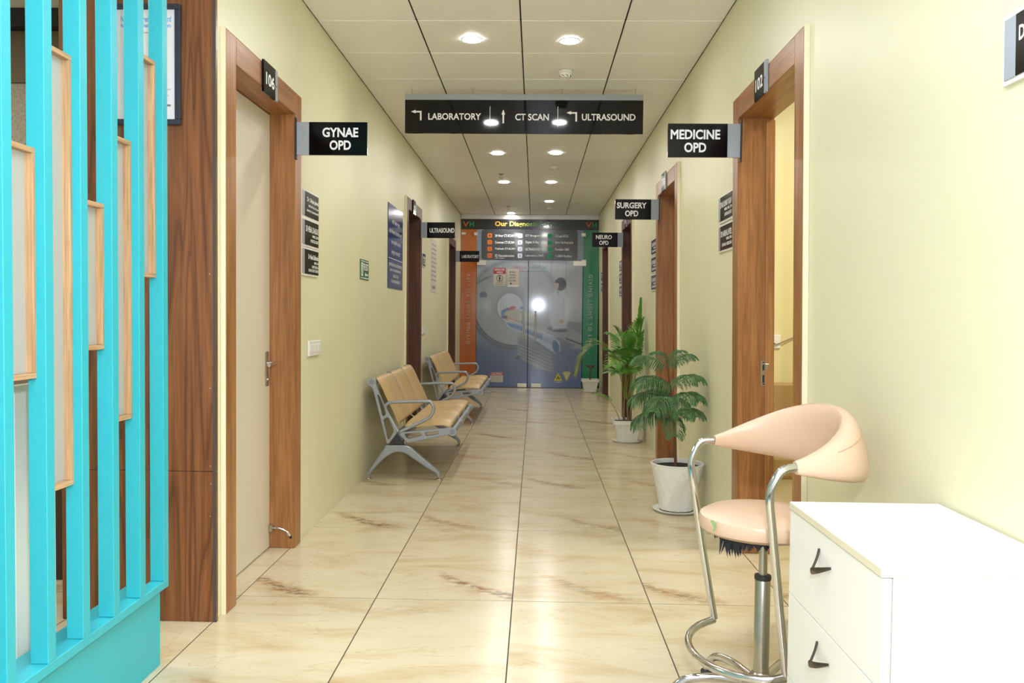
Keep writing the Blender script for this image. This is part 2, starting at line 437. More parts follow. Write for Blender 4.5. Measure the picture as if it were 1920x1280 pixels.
door(6, 'R', *R_DOORS[2], 0.024, 0.165, 'brown framed right wall door behind the palm', leaf_mat=M_dark, mats=(M_dark, M_darkh))
door(7, 'R', *R_DOORS[3], 0.024, 0.165, 'brown framed right wall door closest to the glass doors', leaf_mat=M_dark, mats=(M_dark, M_darkh))
# strike plate on the far jamb of the open doorway (jamb inner face looks back at the entrance)
w = R_DOORS[0][1] - R_DOORS[0][0]; xf = -(w / 2 - 0.116)
mb = MB().box(xf - 0.0, xf + 0.004, 0.098, 0.126, 0.888, 1.022, 0.001); mb.box(xf + 0.002, xf + 0.014, 0.118, 0.138, 0.975, 1.005, 0.002)
st = mb.build('strike_plate', M_steel, d102)
for z, h in ((1.012, 0.006), (0.898, 0.006), (0.985, 0.03), (0.925, 0.04)):
    MB().box(xf + 0.0045, xf + 0.0052, 0.107, 0.117, z - h / 2, z + h / 2).build('strike_slot', M_charcoal, st)

# door stop on the far bottom corner of the white door
ds = empty('door_stop', mtx=face('L', 4.378, 0.105, -0.1115), label='chrome magnetic door stop arm low on the off-white door', cat='door stop')
MB().box(-0.016, 0.016, -0.022, -0.0005, -0.014, 0.02, 0.003).build('base_plate', M_steel, ds)
MB().sweep(spline([(0, -0.02, 0.004), (0.005, -0.055, 0.002), (0.01, -0.085, -0.012), (0.012, -0.098, -0.024)], 5), 0.006, 10).build('arm', M_chrome, ds, smooth=True)
MB().sweep([(0.012, -0.096, -0.022), (0.014, -0.108, -0.04)], 0.011, 12).build('ferrule', M_chrome, ds, smooth=True)
MB().sweep([(0.014, -0.108, -0.04), (0.016, -0.116, -0.053)], [0.011, 0.007], 12).build('rubber_tip', M_charcoal, ds, smooth=True)

# ------------------------------------------------------------------ walnut panel column with trim
def walnut():
    m = mat('walnut_laminate', '#7a4425', 0.3); q = NT(m)
    v = q.coord((5.5, 5.5, 0.36))
    ns = q.n('ShaderNodeTexNoise', i_Scale=1.4, i_Detail=2.0, i_Distortion=0.5); q.l(v, ns.inputs['Vector'])
    ml = q.n('ShaderNodeMath', operation='MULTIPLY'); q.l(ns.outputs['Fac'], ml.inputs[0]); ml.inputs[1].default_value = 16.0
    fr = q.n('ShaderNodeMath', operation='PINGPONG'); q.l(ml.outputs[0], fr.inputs[0]); fr.inputs[1].default_value = 1.0
    n2 = q.n('ShaderNodeTexNoise', i_Scale=1.0, i_Detail=6.0, i_Roughness=0.7); q.l(q.coord((70, 70, 1.8)), n2.inputs['Vector'])
    c = q.ramp(fr.outputs[0], [(0.0, '#663c21'), (0.2, '#7c4b2b'), (0.7, '#8e5a34'), (1.0, '#855330')])
    f = q.ramp(n2.outputs['Fac'], [(0.36, 0.62), (0.58, 1.0)])
    q.l(q.mix(1.0, c, f, 'MULTIPLY'), q.b.inputs['Base Color'])
    return m
M_walnut = walnut()
pc = empty('wall_column', (-1.58, 3.316, 0), label='walnut laminate panel wall facing the entrance', cat='wall', kind='structure')
MB().box(-0.32, 0.309, 0, 0.018, 0.0, 0.6085, 0.001).build('panel', M_walnut, pc)
MB().box(-0.32, 0.309, 0, 0.018, 0.6105, H, 0.001).build('panel', M_walnut, pc)
MB().box(-0.315, 0.287, 0.0185, 0.12, 0, H).build('core', M_void, pc)
MB().box(0.296, 0.3085, -0.0015, 0.0, 0.0, H).build('edge_strip', mat('grey_edge_strip', '#4b4640', 0.4), pc)
mb = MB()
for x, z in ((0.285, 0.545), (0.285, 0.632), (0.285, 0.945), (0.288, 0.56), (0.285, 0.43), (0.283, 1.4)):
    mb.lathe([(0.0028, -0.0012), (0.0028, 0.0)], (x, 0, z), 8, 'y')
mb.build('screw_heads', M_steel, pc)
# framed certificate
fc = empty('framed_certificate', (-1.544, 3.316, 2.22), label='dark framed certificate with blue heading on the walnut panel', cat='certificate')
W2, H2, B = 0.137, 0.235, 0.021
mb = MB()
for a in ((-W2, W2, H2 - B, H2), (-W2, W2, -H2, -H2 + B), (-W2, -W2 + B, -H2 + B, H2 - B), (W2 - B, W2, -H2 + B, H2 - B)):
    mb.box(a[0], a[1], -0.02, -0.0005, a[2], a[3], 0.002)
mb.build('frame', mat('navy_frame', '#2c3140', 0.35), fc)
MB().box(-W2 + B, W2 - B, -0.012, -0.001, -H2 + B, H2 - B).build('paper', mat('certificate_paper', '#e6e8ee', 0.25), fc)
M_sky = mat('light_blue_print', '#4f9ee6', 0.5); M_ink = mat('grey_ink', '#77797f', 0.6)
text('National Accreditation Board', 0.2, 0.022, M_sky, fc, 0, -0.0125, 0.178, 0.015)
text('for Hospitals & Healthcare Providers', 0.2, 0.02, M_sky, fc, 0, -0.0125, 0.15, 0.015)
for z, wd in ((0.125, 0.12), (0.02, 0.17), (0.0, 0.17), (-0.015, 0.14), (-0.055, 0.16), (-0.065, 0.17), (-0.12, 0.18), (-0.16, 0.12)):
    text('Certificate of Accreditation awarded to', wd, 0.007, M_ink, fc, 0, -0.0125, z, 0.0)
text('Signature', 0.03, 0.012, M_ink, fc, 0.085, -0.0125, -0.097, 0.0)
MB().box(0.075, 0.098, -0.0128, -0.0122, -0.163, -0.155).build('stamp', M_ink, fc)

# ------------------------------------------------------------------ teal slatted screen
XF, XB = WL, WL - 0.049
scr = empty('slatted_screen', (XF, 1.0, 0), label='teal painted slatted partition with raw wooden boxes between the slats', cat='partition')
def SB(n, m, x0, x1, y0, y1, z0, z1, bev=0.0015, parent=scr, **kw):
    return MB().box(x0 - XF, x1 - XF, y0 - 1.0, y1 - 1.0, z0, z1, bev).build(n, m, parent, **kw)
Y0S = 1.0
SB('base', M_teal, XB - 0.1, XF - 0.027, Y0S, 2.9, 0.0, 0.2795)
SB('bottom_rail', M_teal, XB, XF, Y0S, 2.909, 0.28, 0.308)
SB('top_rail', M_teal, XB, XF, Y0S, 2.909, 2.914, H - 0.001)
slats = [2.871 - 0.1745 * i for i in range(11)]
sl = []
for y in slats:
    sl.append(SB('slat', M_teal, XB, XF, y, y + 0.038, 0.3085, 2.9135))
BX = [(4, 5, 1.071, 1.672), (3, 4, 0.755, 1.963), (2, 3, 1.133, 1.573), (1, 2, 0.901, 1.796), (0, 1, 1.365, 2.103), (5, 6, 0.8, 1.7), (6, 7, 1.2, 2.0), (7, 8, 0.7, 1.5)]
for i, j, z0, z1 in BX:
    ya, yb = slats[j] + 0.0385, slats[i] - 0.0005
    bxp = SB('wooden_box', M_pineh, XF - 0.060, XF - 0.024, ya, yb, z1 - 0.014, z1, 0.001)
    for a in ((ya, yb, z0, z0 + 0.014),):
        SB('box_bottom', M_pineh, XF - 0.060, XF - 0.024, *a, bev=0.001, parent=scr)
    SB('box_side', M_pine, XF - 0.060, XF - 0.024, yb - 0.013, yb, z0 + 0.0142, z1 - 0.0142, 0.001)
    SB('box_side', M_pine, XF - 0.060, XF - 0.024, ya, ya + 0.013, z0 + 0.0142, z1 - 0.0142, 0.001)
    SB('frosted_pane', M_frost, XF - 0.05, XF - 0.045, ya + 0.0132, yb - 0.0132, z0 + 0.0143, z1 - 0.0143, 0.0)
SB('batten', M_pine, XF - 0.032, XF - 0.015, slats[3] + 0.0385, slats[3] + 0.055, 1.575, 2.913)
# things behind the screen
wb = MB().box(-0.012, 0.012, -0.10, 0.10, 0, 1.035, 0.002).build('white_board', M_white, None, Matrix.Translation((-1.475, 2.42, 0.001)), label='white board edge standing behind the teal slats', cat='board')
rc = empty('reception_counter', (-2.9, 4.1, 0), label='dark brown reception counter behind the teal screen', cat='counter')
MB().box(-0.8, 0.75, -0.3, 0.3, 0.0, 0.86, 0.004).build('body', mat('dark_counter', '#3b2a20', 0.5), rc)
MB().box(-0.82, 0.77, -0.32, 0.32, 0.8605, 0.9, 0.004).build('worktop', mat('counter_top', '#6e5b49', 0.4), rc)

# ------------------------------------------------------------------ signs
def blade(side, y, z, lines, name, label):
    """Sign projecting from a wall, its face turned to the entrance. Origin on the door frame face."""
    if side == 'L': ox, s = WL + 0.0225, 1
    else: ox, s = WR + TILT * z - 0.0245, -1
    t = empty(name, (ox, y, z), label=label, cat='sign', group='black room signs projecting over the doors')
    a, b = sorted((s * 0.0005, s * 0.008)); MB().box(a, b, -0.012, 0.012, -0.108, 0.108, 0.001).build('wall_bracket', M_charcoal, t)
    a, b = sorted((s * 0.0085, s * 0.074)); MB().box(a, b, -0.006, 0.006, -0.0855, 0.0855, 0.001).build('grey_end', M_greyp, t)
    a, b = sorted((s * 0.0745, s * 0.378)); MB().box(a, b, -0.006, 0.006, -0.0855, 0.0855, 0.001).build('black_panel', M_black2, t)
    cx = s * 0.226
    for txt, w, h, dz in lines:
        text(txt, w, h, M_print, t, cx + s * 0.012, -0.0068, dz, 0.03)
    return t
blade('L', 4.385, 2.156, [('GYNAE', 0.188, 0.05, 0.032), ('OPD', 0.112, 0.05, -0.034)], 'projecting_sign', 'black projecting sign reading GYNAE OPD on the nearest left door frame')
blade('R', 4.36, 2.15, [('MEDICINE', 0.252, 0.05, 0.03), ('OPD', 0.112, 0.05, -0.036)], 'projecting_sign', 'black projecting sign reading MEDICINE OPD above the open doorway')
blade('R', 7.2, 2.152, [('SURGERY', 0.252, 0.05, 0.034), ('OPD', 0.112, 0.05, -0.034)], 'projecting_sign', 'black projecting sign reading SURGERY OPD')
blade('R', 10.1, 2.152, [('NEURO', 0.19, 0.05, 0.032), ('OPD', 0.112, 0.05, -0.036)], 'projecting_sign', 'black projecting sign reading NEURO OPD')
blade('L', 9.16, 2.158, [('ULTRASOUND', 0.27, 0.052, -0.002)], 'projecting_sign', 'black projecting sign reading ULTRASOUND')
blade('L', 13.12, 2.147, [('LABORATORY', 0.265, 0.05, -0.002)], 'projecting_sign', 'black projecting sign reading LABORATORY')

def number_plate(side, y, z, txt, label):
    t = empty('number_plate', mtx=face(side, y, z, 0.0225 if side == 'L' else 0.0245), label=label, cat='number plate', group='door number plates')
    MB().box(-0.1, 0.068, -0.012, -0.0005, -0.073, 0.073, 0.001).build('black_panel', M_black2, t)
    MB().box(0.0685, 0.102, -0.012, -0.0005, -0.073, 0.073, 0.001).build('grey_end', M_greyp, t)
    MB().lathe([(0.004, -0.0135), (0.004, -0.0121)], (0.085, 0, -0.005), 8, 'y').build('screw', M_charcoal, t)
    text(txt, 0.125, 0.058, M_print, t, -0.012, -0.0128, -0.004, 0.03)
number_plate('L', 3.945, 2.333, '106', 'black number plate reading 106 over the off-white door')
number_plate('R', 3.975, 2.345, '102', 'black number plate reading 102 over the open doorway')
number_plate('L', 8.65, 2.335, '105', 'small black number plate over the door beside the blue board')
number_plate('R', 6.93, 2.345, '103', 'small black number plate over the door under the surgery sign')
number_plate('R', 9.82, 2.345, '104', 'small black number plate over the door behind the palm')

def name_plate(side, y0, z, w, h, lines, label, grey=0.045):
    t = empty('name_plate', mtx=face(side, y0, z), label=label, cat='name plate', group='doctor name plates')
    MB().box(-w / 2, w / 2, -0.009, -0.0005, -h / 2, h / 2, 0.001).build('backing', M_white, t)
    x0 = -w / 2 + 0.011
    MB().box(x0, x0 + grey, -0.012, -0.0095, -h / 2 + 0.011, h / 2 - 0.011, 0.0005).build('grey_end', M_greyp, t)
    MB().box(x0 + grey + 0.0005, w / 2 - 0.011, -0.012, -0.0095, -h / 2 + 0.011, h / 2 - 0.011, 0.0005).build('black_panel', M_black2, t)
    xr = w / 2 - 0.018
    for txt, tw, th, dz in lines: text(txt, tw, th, M_print, t, xr - tw / 2, -0.0126, dz, 0.03, 'R')
NPL = 4.735
name_plate('L', NPL, 1.852, 0.36, 0.158, [('Dr. Shilpa Jaswal', 0.24, 0.032, 0.025), ('MBBS MS Obs & Gynae', 0.215, 0.018, -0.008), ('Infertility & Gynae Specialist', 0.25, 0.018, -0.034)], 'top name plate of three beside the nearest left door')
name_plate('L', NPL, 1.695, 0.36, 0.158, [('DR MEHAL DHADUK', 0.265, 0.034, 0.022), ('MBBS, DNB', 0.13, 0.018, -0.014), ('GYNECOLOGIST', 0.17, 0.018, -0.04)], 'middle name plate of three beside the nearest left door')
name_plate('L', NPL, 1.534, 0.36, 0.158, [('Dr Neha Kalkhande', 0.215, 0.028, 0.03), ('MBBS, MS', 0.09, 0.016, -0.002), ('OBSTETRICIAN &', 0.14, 0.016, -0.024), ('GYNAECOLOGIST SURGEON', 0.21, 0.016, -0.046)], 'bottom name plate of three beside the nearest left door')
NPR = 4.79
name_plate('R', NPR, 1.868, 0.36, 0.158, [('DR ML KUMAR YADAV', 0.285, 0.034, 0.022), ('MBBS, MD, DM', 0.18, 0.018, -0.012), ('CARDIOLOGIST', 0.18, 0.018, -0.04)], 'upper name plate just past the open doorway')
name_plate('R', NPR, 1.7, 0.36, 0.158, [('DR HARSHAL PATEL', 0.27, 0.034, 0.022), ('MBBS, MD', 0.13, 0.018, -0.012), ('GENERAL MEDICINE', 0.24, 0.018, -0.04)], 'lower name plate just past the open doorway')
for z, nm, lb in ((1.875, 'DR CONSULTANT', 'top'), (1.715, 'DR CONSULTANT', 'middle'), (1.555, 'DR CONSULTANT', 'bottom')):
    name_plate('R', 7.67, z, 0.36, 0.15, [(nm, 0.25, 0.034, 0.022), ('MBBS, MS', 0.15, 0.018, -0.012), ('GENERAL SURGEON', 0.24, 0.018, -0.038)], lb + ' name plate of three past the surgery door')
for z, lb in ((1.875, 'top'), (1.715, 'middle'), (1.555, 'bottom')):
    name_plate('R', 10.62, z, 0.36, 0.15, [('DR CONSULTANT', 0.25, 0.034, 0.022), ('MBBS, MD', 0.15, 0.018, -0.012), ('NEUROLOGIST', 0.24, 0.018, -0.038)], lb + ' name plate of three past the neuro door')
for z, lb in ((1.875, 'upper'), (1.7, 'lower')):
    name_plate('R', 13.6, z, 0.3, 0.15, [('DR CONSULTANT', 0.2, 0.034, 0.022), ('MBBS, MD', 0.15, 0.018, -0.012)], lb + ' name plate on the right wall beside the green glass panel')
name_plate('L', 9.55, 1.86, 0.3, 0.16, [('DR CONSULTANT', 0.2, 0.034, 0.022), ('MBBS, MD', 0.15, 0.018, -0.012), ('RADIOLOGIST', 0.17, 0.018, -0.038)], 'name plate behind the ultrasound sign on the left wall')
name_plate('R', 1.80, 1.863, 0.36, 0.158, [('DR CONSULTANT', 0.272, 0.034, 0.022), ('MBBS, MS', 0.15, 0.018, -0.012), ('ORTHOPAEDICS', 0.2, 0.018, -0.04)], 'name plate cut off at the upper right corner above the white drawers')

# green exit sign
gs = empty('exit_sign', mtx=face('L', 6.27, 1.572), label='small green and white exit sign with arrow on the left wall', cat='sign')
MB().box(-0.15, 0.15, -0.006, -0.0005, -0.074, 0.074, 0.001).build('panel', M_green, gs)
mb = MB()
for z in (0.062, -0.062): mb.box(-0.14, 0.14, -0.0068, -0.0062, z - 0.003, z + 0.003)
mb.box(-0.13, -0.06, -0.0068, -0.0062, -0.048, 0.05)
mb.poly([(0.0, -0.0066, -0.035), (0.04, -0.0066, -0.015), (0.04, -0.0066, -0.029), (0.12, -0.0066, -0.029), (0.12, -0.0066, -0.041), (0.04, -0.0066, -0.041), (0.04, -0.0066, -0.055)])
mb.build('pictogram', M_print, gs)
mb = MB(); mb.lathe([(0.009, -0.0074), (0.009, -0.0070)], (-0.098, 0, 0.035), 12, 'y')
mb.poly([(-0.108, -0.0072, 0.022), (-0.088, -0.0072, 0.022), (-0.084, -0.0072, -0.01), (-0.074, -0.0072, -0.04), (-0.084, -0.0072, -0.042), (-0.096, -0.0072, -0.012), (-0.112, -0.0072, -0.042), (-0.122, -0.0072, -0.038), (-0.108, -0.0072, -0.005)])
mb.build('running_figure', M_green, gs)
text('FIRE EXIT', 0.17, 0.05, M_print, gs, 0.04, -0.0068, 0.022, 0.03)

# tall blue board
bb = empty('blue_board', mtx=face('L', 7.665, 1.842), label='tall blue notice board in Hindi and English on the left wall', cat='notice board')
MB().box(-0.4, 0.4, -0.006, -0.0005, -0.37, 0.37, 0.001).build('panel', M_blue, bb)
hi = [('यहाँ प्रसव पूर्व', 0.42, 0.22), ('लिंग परीक्षण नहीं किया जाता है', 0.68, 0.13), ('यह दण्डनीय अपराध', 0.5, 0.04), ('कानूनन अपराध है', 0.48, -0.05)]
for s_, w_, z_ in hi: text(s_, w_, 0.052, M_print, bb, 0.0, -0.0068, z_, 0.0)
MB().box(-0.37, 0.37, -0.0068, -0.0062, -0.108, -0.103).build('rule', M_print, bb)
for s_, w_, z_ in (('HERE PRE-NATAL SEX DETERMINATION', 0.7, -0.16), ('(BOY OR GIRL BEFORE BIRTH)', 0.6, -0.21), ('IS NOT DONE', 0.28, -0.258), ('IT IS A PUNISHABLE ACT', 0.48, -0.306)):
    text(s_, w_, 0.028, M_print, bb, 0.0, -0.0068, z_, 0.01)

# switches, paper
def switch(side, y, z, label, w=0.25):
    t = empty('switch_plate', mtx=face(side, y, z), label=label, cat='light switch')
    MB().box(-w / 2, w / 2, -0.012, -0.0005, -0.044, 0.044, 0.004, 2).build('plate', M_white, t)
    for i in range(3):
        x = -w / 2 + w * (i + 0.5) / 3
        me = MB(); me.box(x - 0.03, x + 0.03, -0.0155, -0.0125, -0.024, 0.024, 0.0015); me.build('rocker', M_pot, t)
switch('L', 4.835, 1.045, 'white light switch plate past the nearest left door')
switch('L', 9.6, 1.06, 'white light switch plate behind the far bench')
wp = empty('paper_notice', mtx=face('L', 10.55, 1.85), label='tall white paper notice taped behind the ultrasound sign', cat='notice')
MB().box(-0.29, 0.29, -0.003, -0.0005, -0.335, 0.335).build('sheet', mat('paper', '#cfc6c0', 0.5), wp)
for i in range(9): text('NOTICE FOR PATIENTS AND VISITORS', 0.44, 0.018, M_ink, wp, 0, -0.0036, 0.26 - 0.055 * i, 0.01)
text('1000', 0.3, 0.04, M_charcoal, wp, 0, -0.0036, -0.27, 0.01)

# hanging direction sign
hs = empty('hanging_sign', (-0.104, 6.35, 2.605), label='long black hanging direction sign for laboratory, CT scan and ultrasound', cat='sign')
MB().box(-0.891, 0.891, -0.01, 0.01, 0.0, 0.2475, 0.001).build('black_panel', M_black, hs)
MB().box(-0.891, 0.891, -0.011, 0.011, 0.248, 0.291, 0.002).build('grey_rail', mat('grey_rail', '#a3a8ac', 0.4), hs)
for x in (-0.84, -0.384, 0.286, 0.834):
    MB().sweep([(x, 0, 0.291), (x, 0, 0.336)], 0.0022, 6).build('hanger', M_steel, hs)
def px(x): return x + 0.104
def pz(z): return z - 2.605
def arrow_left(x, z):
    mb = MB(); y = -0.0108
    mb.poly([(x - 0.04, y, z + 0.02), (x - 0.005, y, z + 0.033), (x - 0.005, y, z + 0.025), (x + 0.04, y, z + 0.025), (x + 0.04, y, z - 0.045), (x + 0.028, y, z - 0.045), (x + 0.028, y, z + 0.013), (x - 0.005, y, z + 0.013), (x - 0.005, y, z + 0.006)])
    mb.build('arrow', M_print, hs)
arrow_left(px(-0.91), pz(2.745)); arrow_left(px(0.255), pz(2.74))
mb = MB(); x, z, y = px(-0.256), pz(2.73), -0.0108
mb.poly([(x, y, z + 0.053), (x + 0.014, y, z + 0.015), (x + 0.006, y, z + 0.015), (x + 0.006, y, z - 0.05), (x - 0.006, y, z - 0.05), (x - 0.006, y, z + 0.015), (x - 0.014, y, z + 0.015)])
mb.build('arrow', M_print, hs)
for x in (-0.356, 0.152): MB().box(px(x) - 0.002, px(x) + 0.002, -0.0108, -0.0102, pz(2.655), pz(2.806)).build('divider', M_print, hs)
for s_, a, b, z in (('LABORATORY', -0.82, -0.423, 2.729), ('CT SCAN', -0.167, 0.085, 2.727), ('ULTRASOUND', 0.331, 0.73, 2.728)):
    text(s_, b - a, 0.05, M_print, hs, px((a + b) / 2), -0.0108, pz(z), 0.02)

# ------------------------------------------------------------------ ceiling fittings
M_led = bpy.data.materials.new('led_diffuser'); M_led.use_nodes = True
q = NT(M_led); q.b.inputs['Base Color'].default_value = (0.9, 0.9, 0.9, 1)
q.b.inputs['Emission Color'].default_value = (1, 0.97, 0.95, 1); q.b.inputs['Emission Strength'].default_value = DOWN_STRENGTH
M_ring = mat('white_trim_ring', '#e6e3da', 0.4)
def downlight(x, y, label):
    t = empty('downlight', (x, y, H), label=label, cat='ceiling light', group='round ceiling downlights')
    MB().lathe([(0.058, -0.0005), (0.066, -0.0005), (0.066, -0.004), (0.06, -0.007), (0.058, -0.007)], (0, 0, -0.002), 28, cap=False).build('trim_ring', M_ring, t, smooth=True)
    MB().lathe([(0.0575, -0.002), (0.0575, -0.006), (0.05, -0.0075)], (0, 0, -0.002), 28).build('diffuser', M_led, t)
for x, y, lb in ((-0.408, 5.22, 'nearest downlight in the left row'), (0.193, 5.245, 'nearest downlight in the right row'), (-0.415, 8.89, 'second downlight in the left row, just below the hanging sign'),
                 (0.195, 8.85, 'second downlight in the right row, just below the hanging sign'), (-0.42, 10.81, 'third downlight in the left row, past the sprinkler'), (0.182, 10.795, 'third downlight in the right row'),
                 (0.19, 12.61, 'farthest downlight in the right row'), (-0.425, 14.12, 'farthest downlight in the left row against the glass partition')):
    downlight(x, y, lb)
def smoke(x, y, label):
    t = empty('smoke_detector', (x, y, H - 0.0015), label=label, cat='smoke detector', group='smoke detectors')
    MB().lathe([(0.052, -0.0005), (0.052, -0.012), (0.046, -0.018)], n=24).build('base', M_white, t, smooth=True)
    MB().lathe([(0.044, -0.0185), (0.044, -0.03), (0.034, -0.044), (0.015, -0.048)], n=24).build('head', M_white, t, smooth=True)
    mb = MB()
    for k in range(8):
        a = k * math.pi / 4; mb.sweep([(0.0405 * math.cos(a), 0.0405 * math.sin(a), -0.031), (0.037 * math.cos(a + 0.5), 0.037 * math.sin(a + 0.5), -0.041)], 0.003, 5)
    mb.build('vent_slots', M_charcoal, t)
smoke(0.19, 5.9, 'white smoke detector nearest the entrance'); smoke(0.2, 9.64, 'white smoke detector in the middle of the corridor'); smoke(0.21, 13.3, 'white smoke detector nearest the glass doors')
def sprinkler(x, y, label):
    t = empty('sprinkler', (x, y, H - 0.0015), label=label, cat='sprinkler', group='ceiling sprinklers')
    MB().lathe([(0.035, -0.0005), (0.033, -0.006), (0.02, -0.01)], n=20).build('escutcheon', M_steel, t, smooth=True)
    mb = MB().sweep([(0, 0, -0.01), (0, 0, -0.022)], 0.012, 10)
    for s in (-1, 1): mb.sweep([(s * 0.010, 0, -0.022), (s * 0.014, 0, -0.035), (s * 0.003, 0, -0.05)], 0.003, 6)
    mb.build('body', M_steel, t, smooth=True)
    MB().lathe([(0.022, -0.05), (0.022, -0.053)], n=16).build('deflector', M_steel, t)
sprinkler(-0.43, 10.2, 'ceiling sprinkler head in the middle of the corridor'); sprinkler(-0.44, 13.2, 'ceiling sprinkler head nearest the glass doors')

# ------------------------------------------------------------------ glazed partition at the end
def coated(name, col, rough=0.22, spec=0.3):
    return mat(name, col, rough, **{'Coat Weight': 1.0, 'Coat Roughness': 0.075})
M_or = coated('orange_film', '#b8601f'); M_gr = coated('green_film', '#15815a'); M_hdr = coated('black_film', '#16171a'); M_trans = coated('dark_grey_film', '#3b3e44')
M_slate = coated('slate_film', '#7f90a6'); M_alu = mat('aluminium', '#c9c7c0', 0.3, 0.8); M_patch = mat('satin_patch_fitting', '#d6cfbf', 0.35, 0.7)
M_o2 = mat('orange_print', '#d9701f', 0.5); M_w2 = mat('lilac_white_print', '#dcdcf2', 0.5); M_g2 = mat('green_print', '#1e9a68', 0.5); M_dk = mat('dark_print', '#1c2030', 0.5)
GX0, GX1, DX0, DXM, DX1 = -1.283, 1.066, -1.008, -0.125, 0.803
gw = empty('wall_back', (0, YG, 0), label='glazed partition with printed film closing the corridor', cat='wall', kind='structure')
def G(n, m, x0, x1, z0, z1, y0=0.0, y1=0.012, bev=0.001, parent=gw, **kw): return MB().box(x0, x1, y0, y1, z0, z1, bev).build(n, m, parent, **kw)
G('head_channel', M_alu, GX0, GX1, 2.866, H - 0.002, -0.015, 0.03)
G('header_panel', M_hdr, GX0, GX1, 2.692, 2.8655)
G('side_panel', M_or, GX0, DX0 - 0.004, 0.004, 2.6915, label='orange printed glass side panel')
G('side_panel', M_gr, DX1 + 0.004, GX1, 0.004, 2.6915, label='green printed glass side panel')
G('transom', M_slate, DX0 - 0.003, DX1 + 0.003, 2.176, 2.6915)
G('backing_wall', M_void, -1.5, 1.3, 0, H, 0.05, 0.1, 0)
# rounded dark services board on the transom
me = plate2d(round_poly([(-0.93, 2.6905), (-0.93, 2.18), (0.705, 2.18), (0.705, 2.6905)], 0.05, 5), (), 0.002, 0.0003)
ob = link('services_board', me, M_trans, gw); ob.location = (0, -0.0012, 0)
M_grad = mat('gradient_print', '#d9b23a', 0.5); q = NT(M_grad)
tc = q.n('ShaderNodeTexCoord'); sp = q.n('ShaderNodeSeparateXYZ'); q.l(tc.outputs['Object'], sp.inputs[0])
mr = q.n('ShaderNodeMapRange'); mr.inputs['From Min'].default_value = -0.7; mr.inputs['From Max'].default_value = 0.49; q.l(sp.outputs['X'], mr.inputs['Value'])
q.l(q.ramp(mr.outputs[0], [(0.0, '#d99a2a'), (0.25, '#e3c84a'), (0.5, '#6f8f45'), (0.75, '#3f7a4d'), (1.0, '#2f6a4a')]), q.b.inputs['Base Color'])
text('Our Diagnostic Services', 1.195, 0.105, M_grad, gw, -0.105, -0.0008, 2.778, 0.02)
M_vh = mat('orange_green_print', '#c8602a', 0.5)
def logo(x):
    text('V', 0.105, 0.085, M_o2, gw, x - 0.045, -0.0008, 2.78, 0.03, name='logo_letter'); text('H', 0.075, 0.085, M_g2, gw, x + 0.055, -0.0008, 2.78, 0.03, name='logo_letter')
logo(-1.154); logo(0.935)
cols = [(-0.79, -0.70, M_o2, M_dk, ['24 Hour CT-SCAN', 'Contrast CT-SCAN', 'Triphasic CT-SCAN', '3D Reconstruction'], [0.32, 0.33, 0.34, 0.33]),
        (-0.272, -0.18, M_w2, M_dk, ['CT Sinogram', 'Digital X-Ray', 'ULTRASOUND', 'Laboratory (24/7)'], [0.25, 0.23, 0.25, 0.31]),
        (0.236, 0.325, M_g2, M_dk, ['12 Lead ECG', 'Echo Cardiography', 'Portable ABG', 'C-ARM Machine'], [0.22, 0.31, 0.24, 0.28])]
num = 0
for bx_, tx, mm, mi, words, ws in cols:
    for r_, (s_, w_) in enumerate(zip(words, ws)):
        num += 1; z = 2.588 - 0.113 * r_
        me = plate2d(round_poly([(bx_ - 0.04, z - 0.04), (bx_ + 0.04, z - 0.04), (bx_ + 0.04, z + 0.04), (bx_ - 0.04, z + 0.04)], 0.02), (), 0.002, 0.0002)
        o = link('number_badge', me, mm, gw); o.location = (0, -0.003, 0)
        text(str(num), 0.018 if num < 10 else 0.035, 0.035, mi, gw, bx_, -0.0048, z, 0.0, name='badge_number')
        text(s_, w_, 0.042 if not (num in (6, 10)) else 0.05, M_print, gw, tx + w_ / 2, -0.0028, z, 0.012)
text('(3D Images)', 0.15, 0.022, M_print, gw, -0.615, -0.0028, 2.205, 0.0)
M_pale = mat('pale_print', '#c9bfb4', 0.5)
text('GIVING LIGHT TO LIFE', 1.2, 0.06, M_pale, gw, -1.145, -0.0008, 1.335, 0.0, rot=R(90), spacing=1.3)
text('GIVING LIGHT TO LIFE', 1.22, 0.06, M_pale, gw, 0.937, -0.0008, 1.33, 0.0, rot=R(-90), spacing=1.3)
for x0, x1, z0, z1 in ((DX0 - 0.018, DX0 + 0.03, 2.14, 2.18), (DX1 - 0.03, DX1 + 0.052, 2.083, 2.19), (-1.27, -1.2, 2.6, 2.64), (-1.06, -1.0, 2.585, 2.64), (0.77, 0.84, 2.585, 2.64)):
    G('patch_fitting', M_patch, x0, x1, z0, z1, -0.014, 0.02, 0.002)

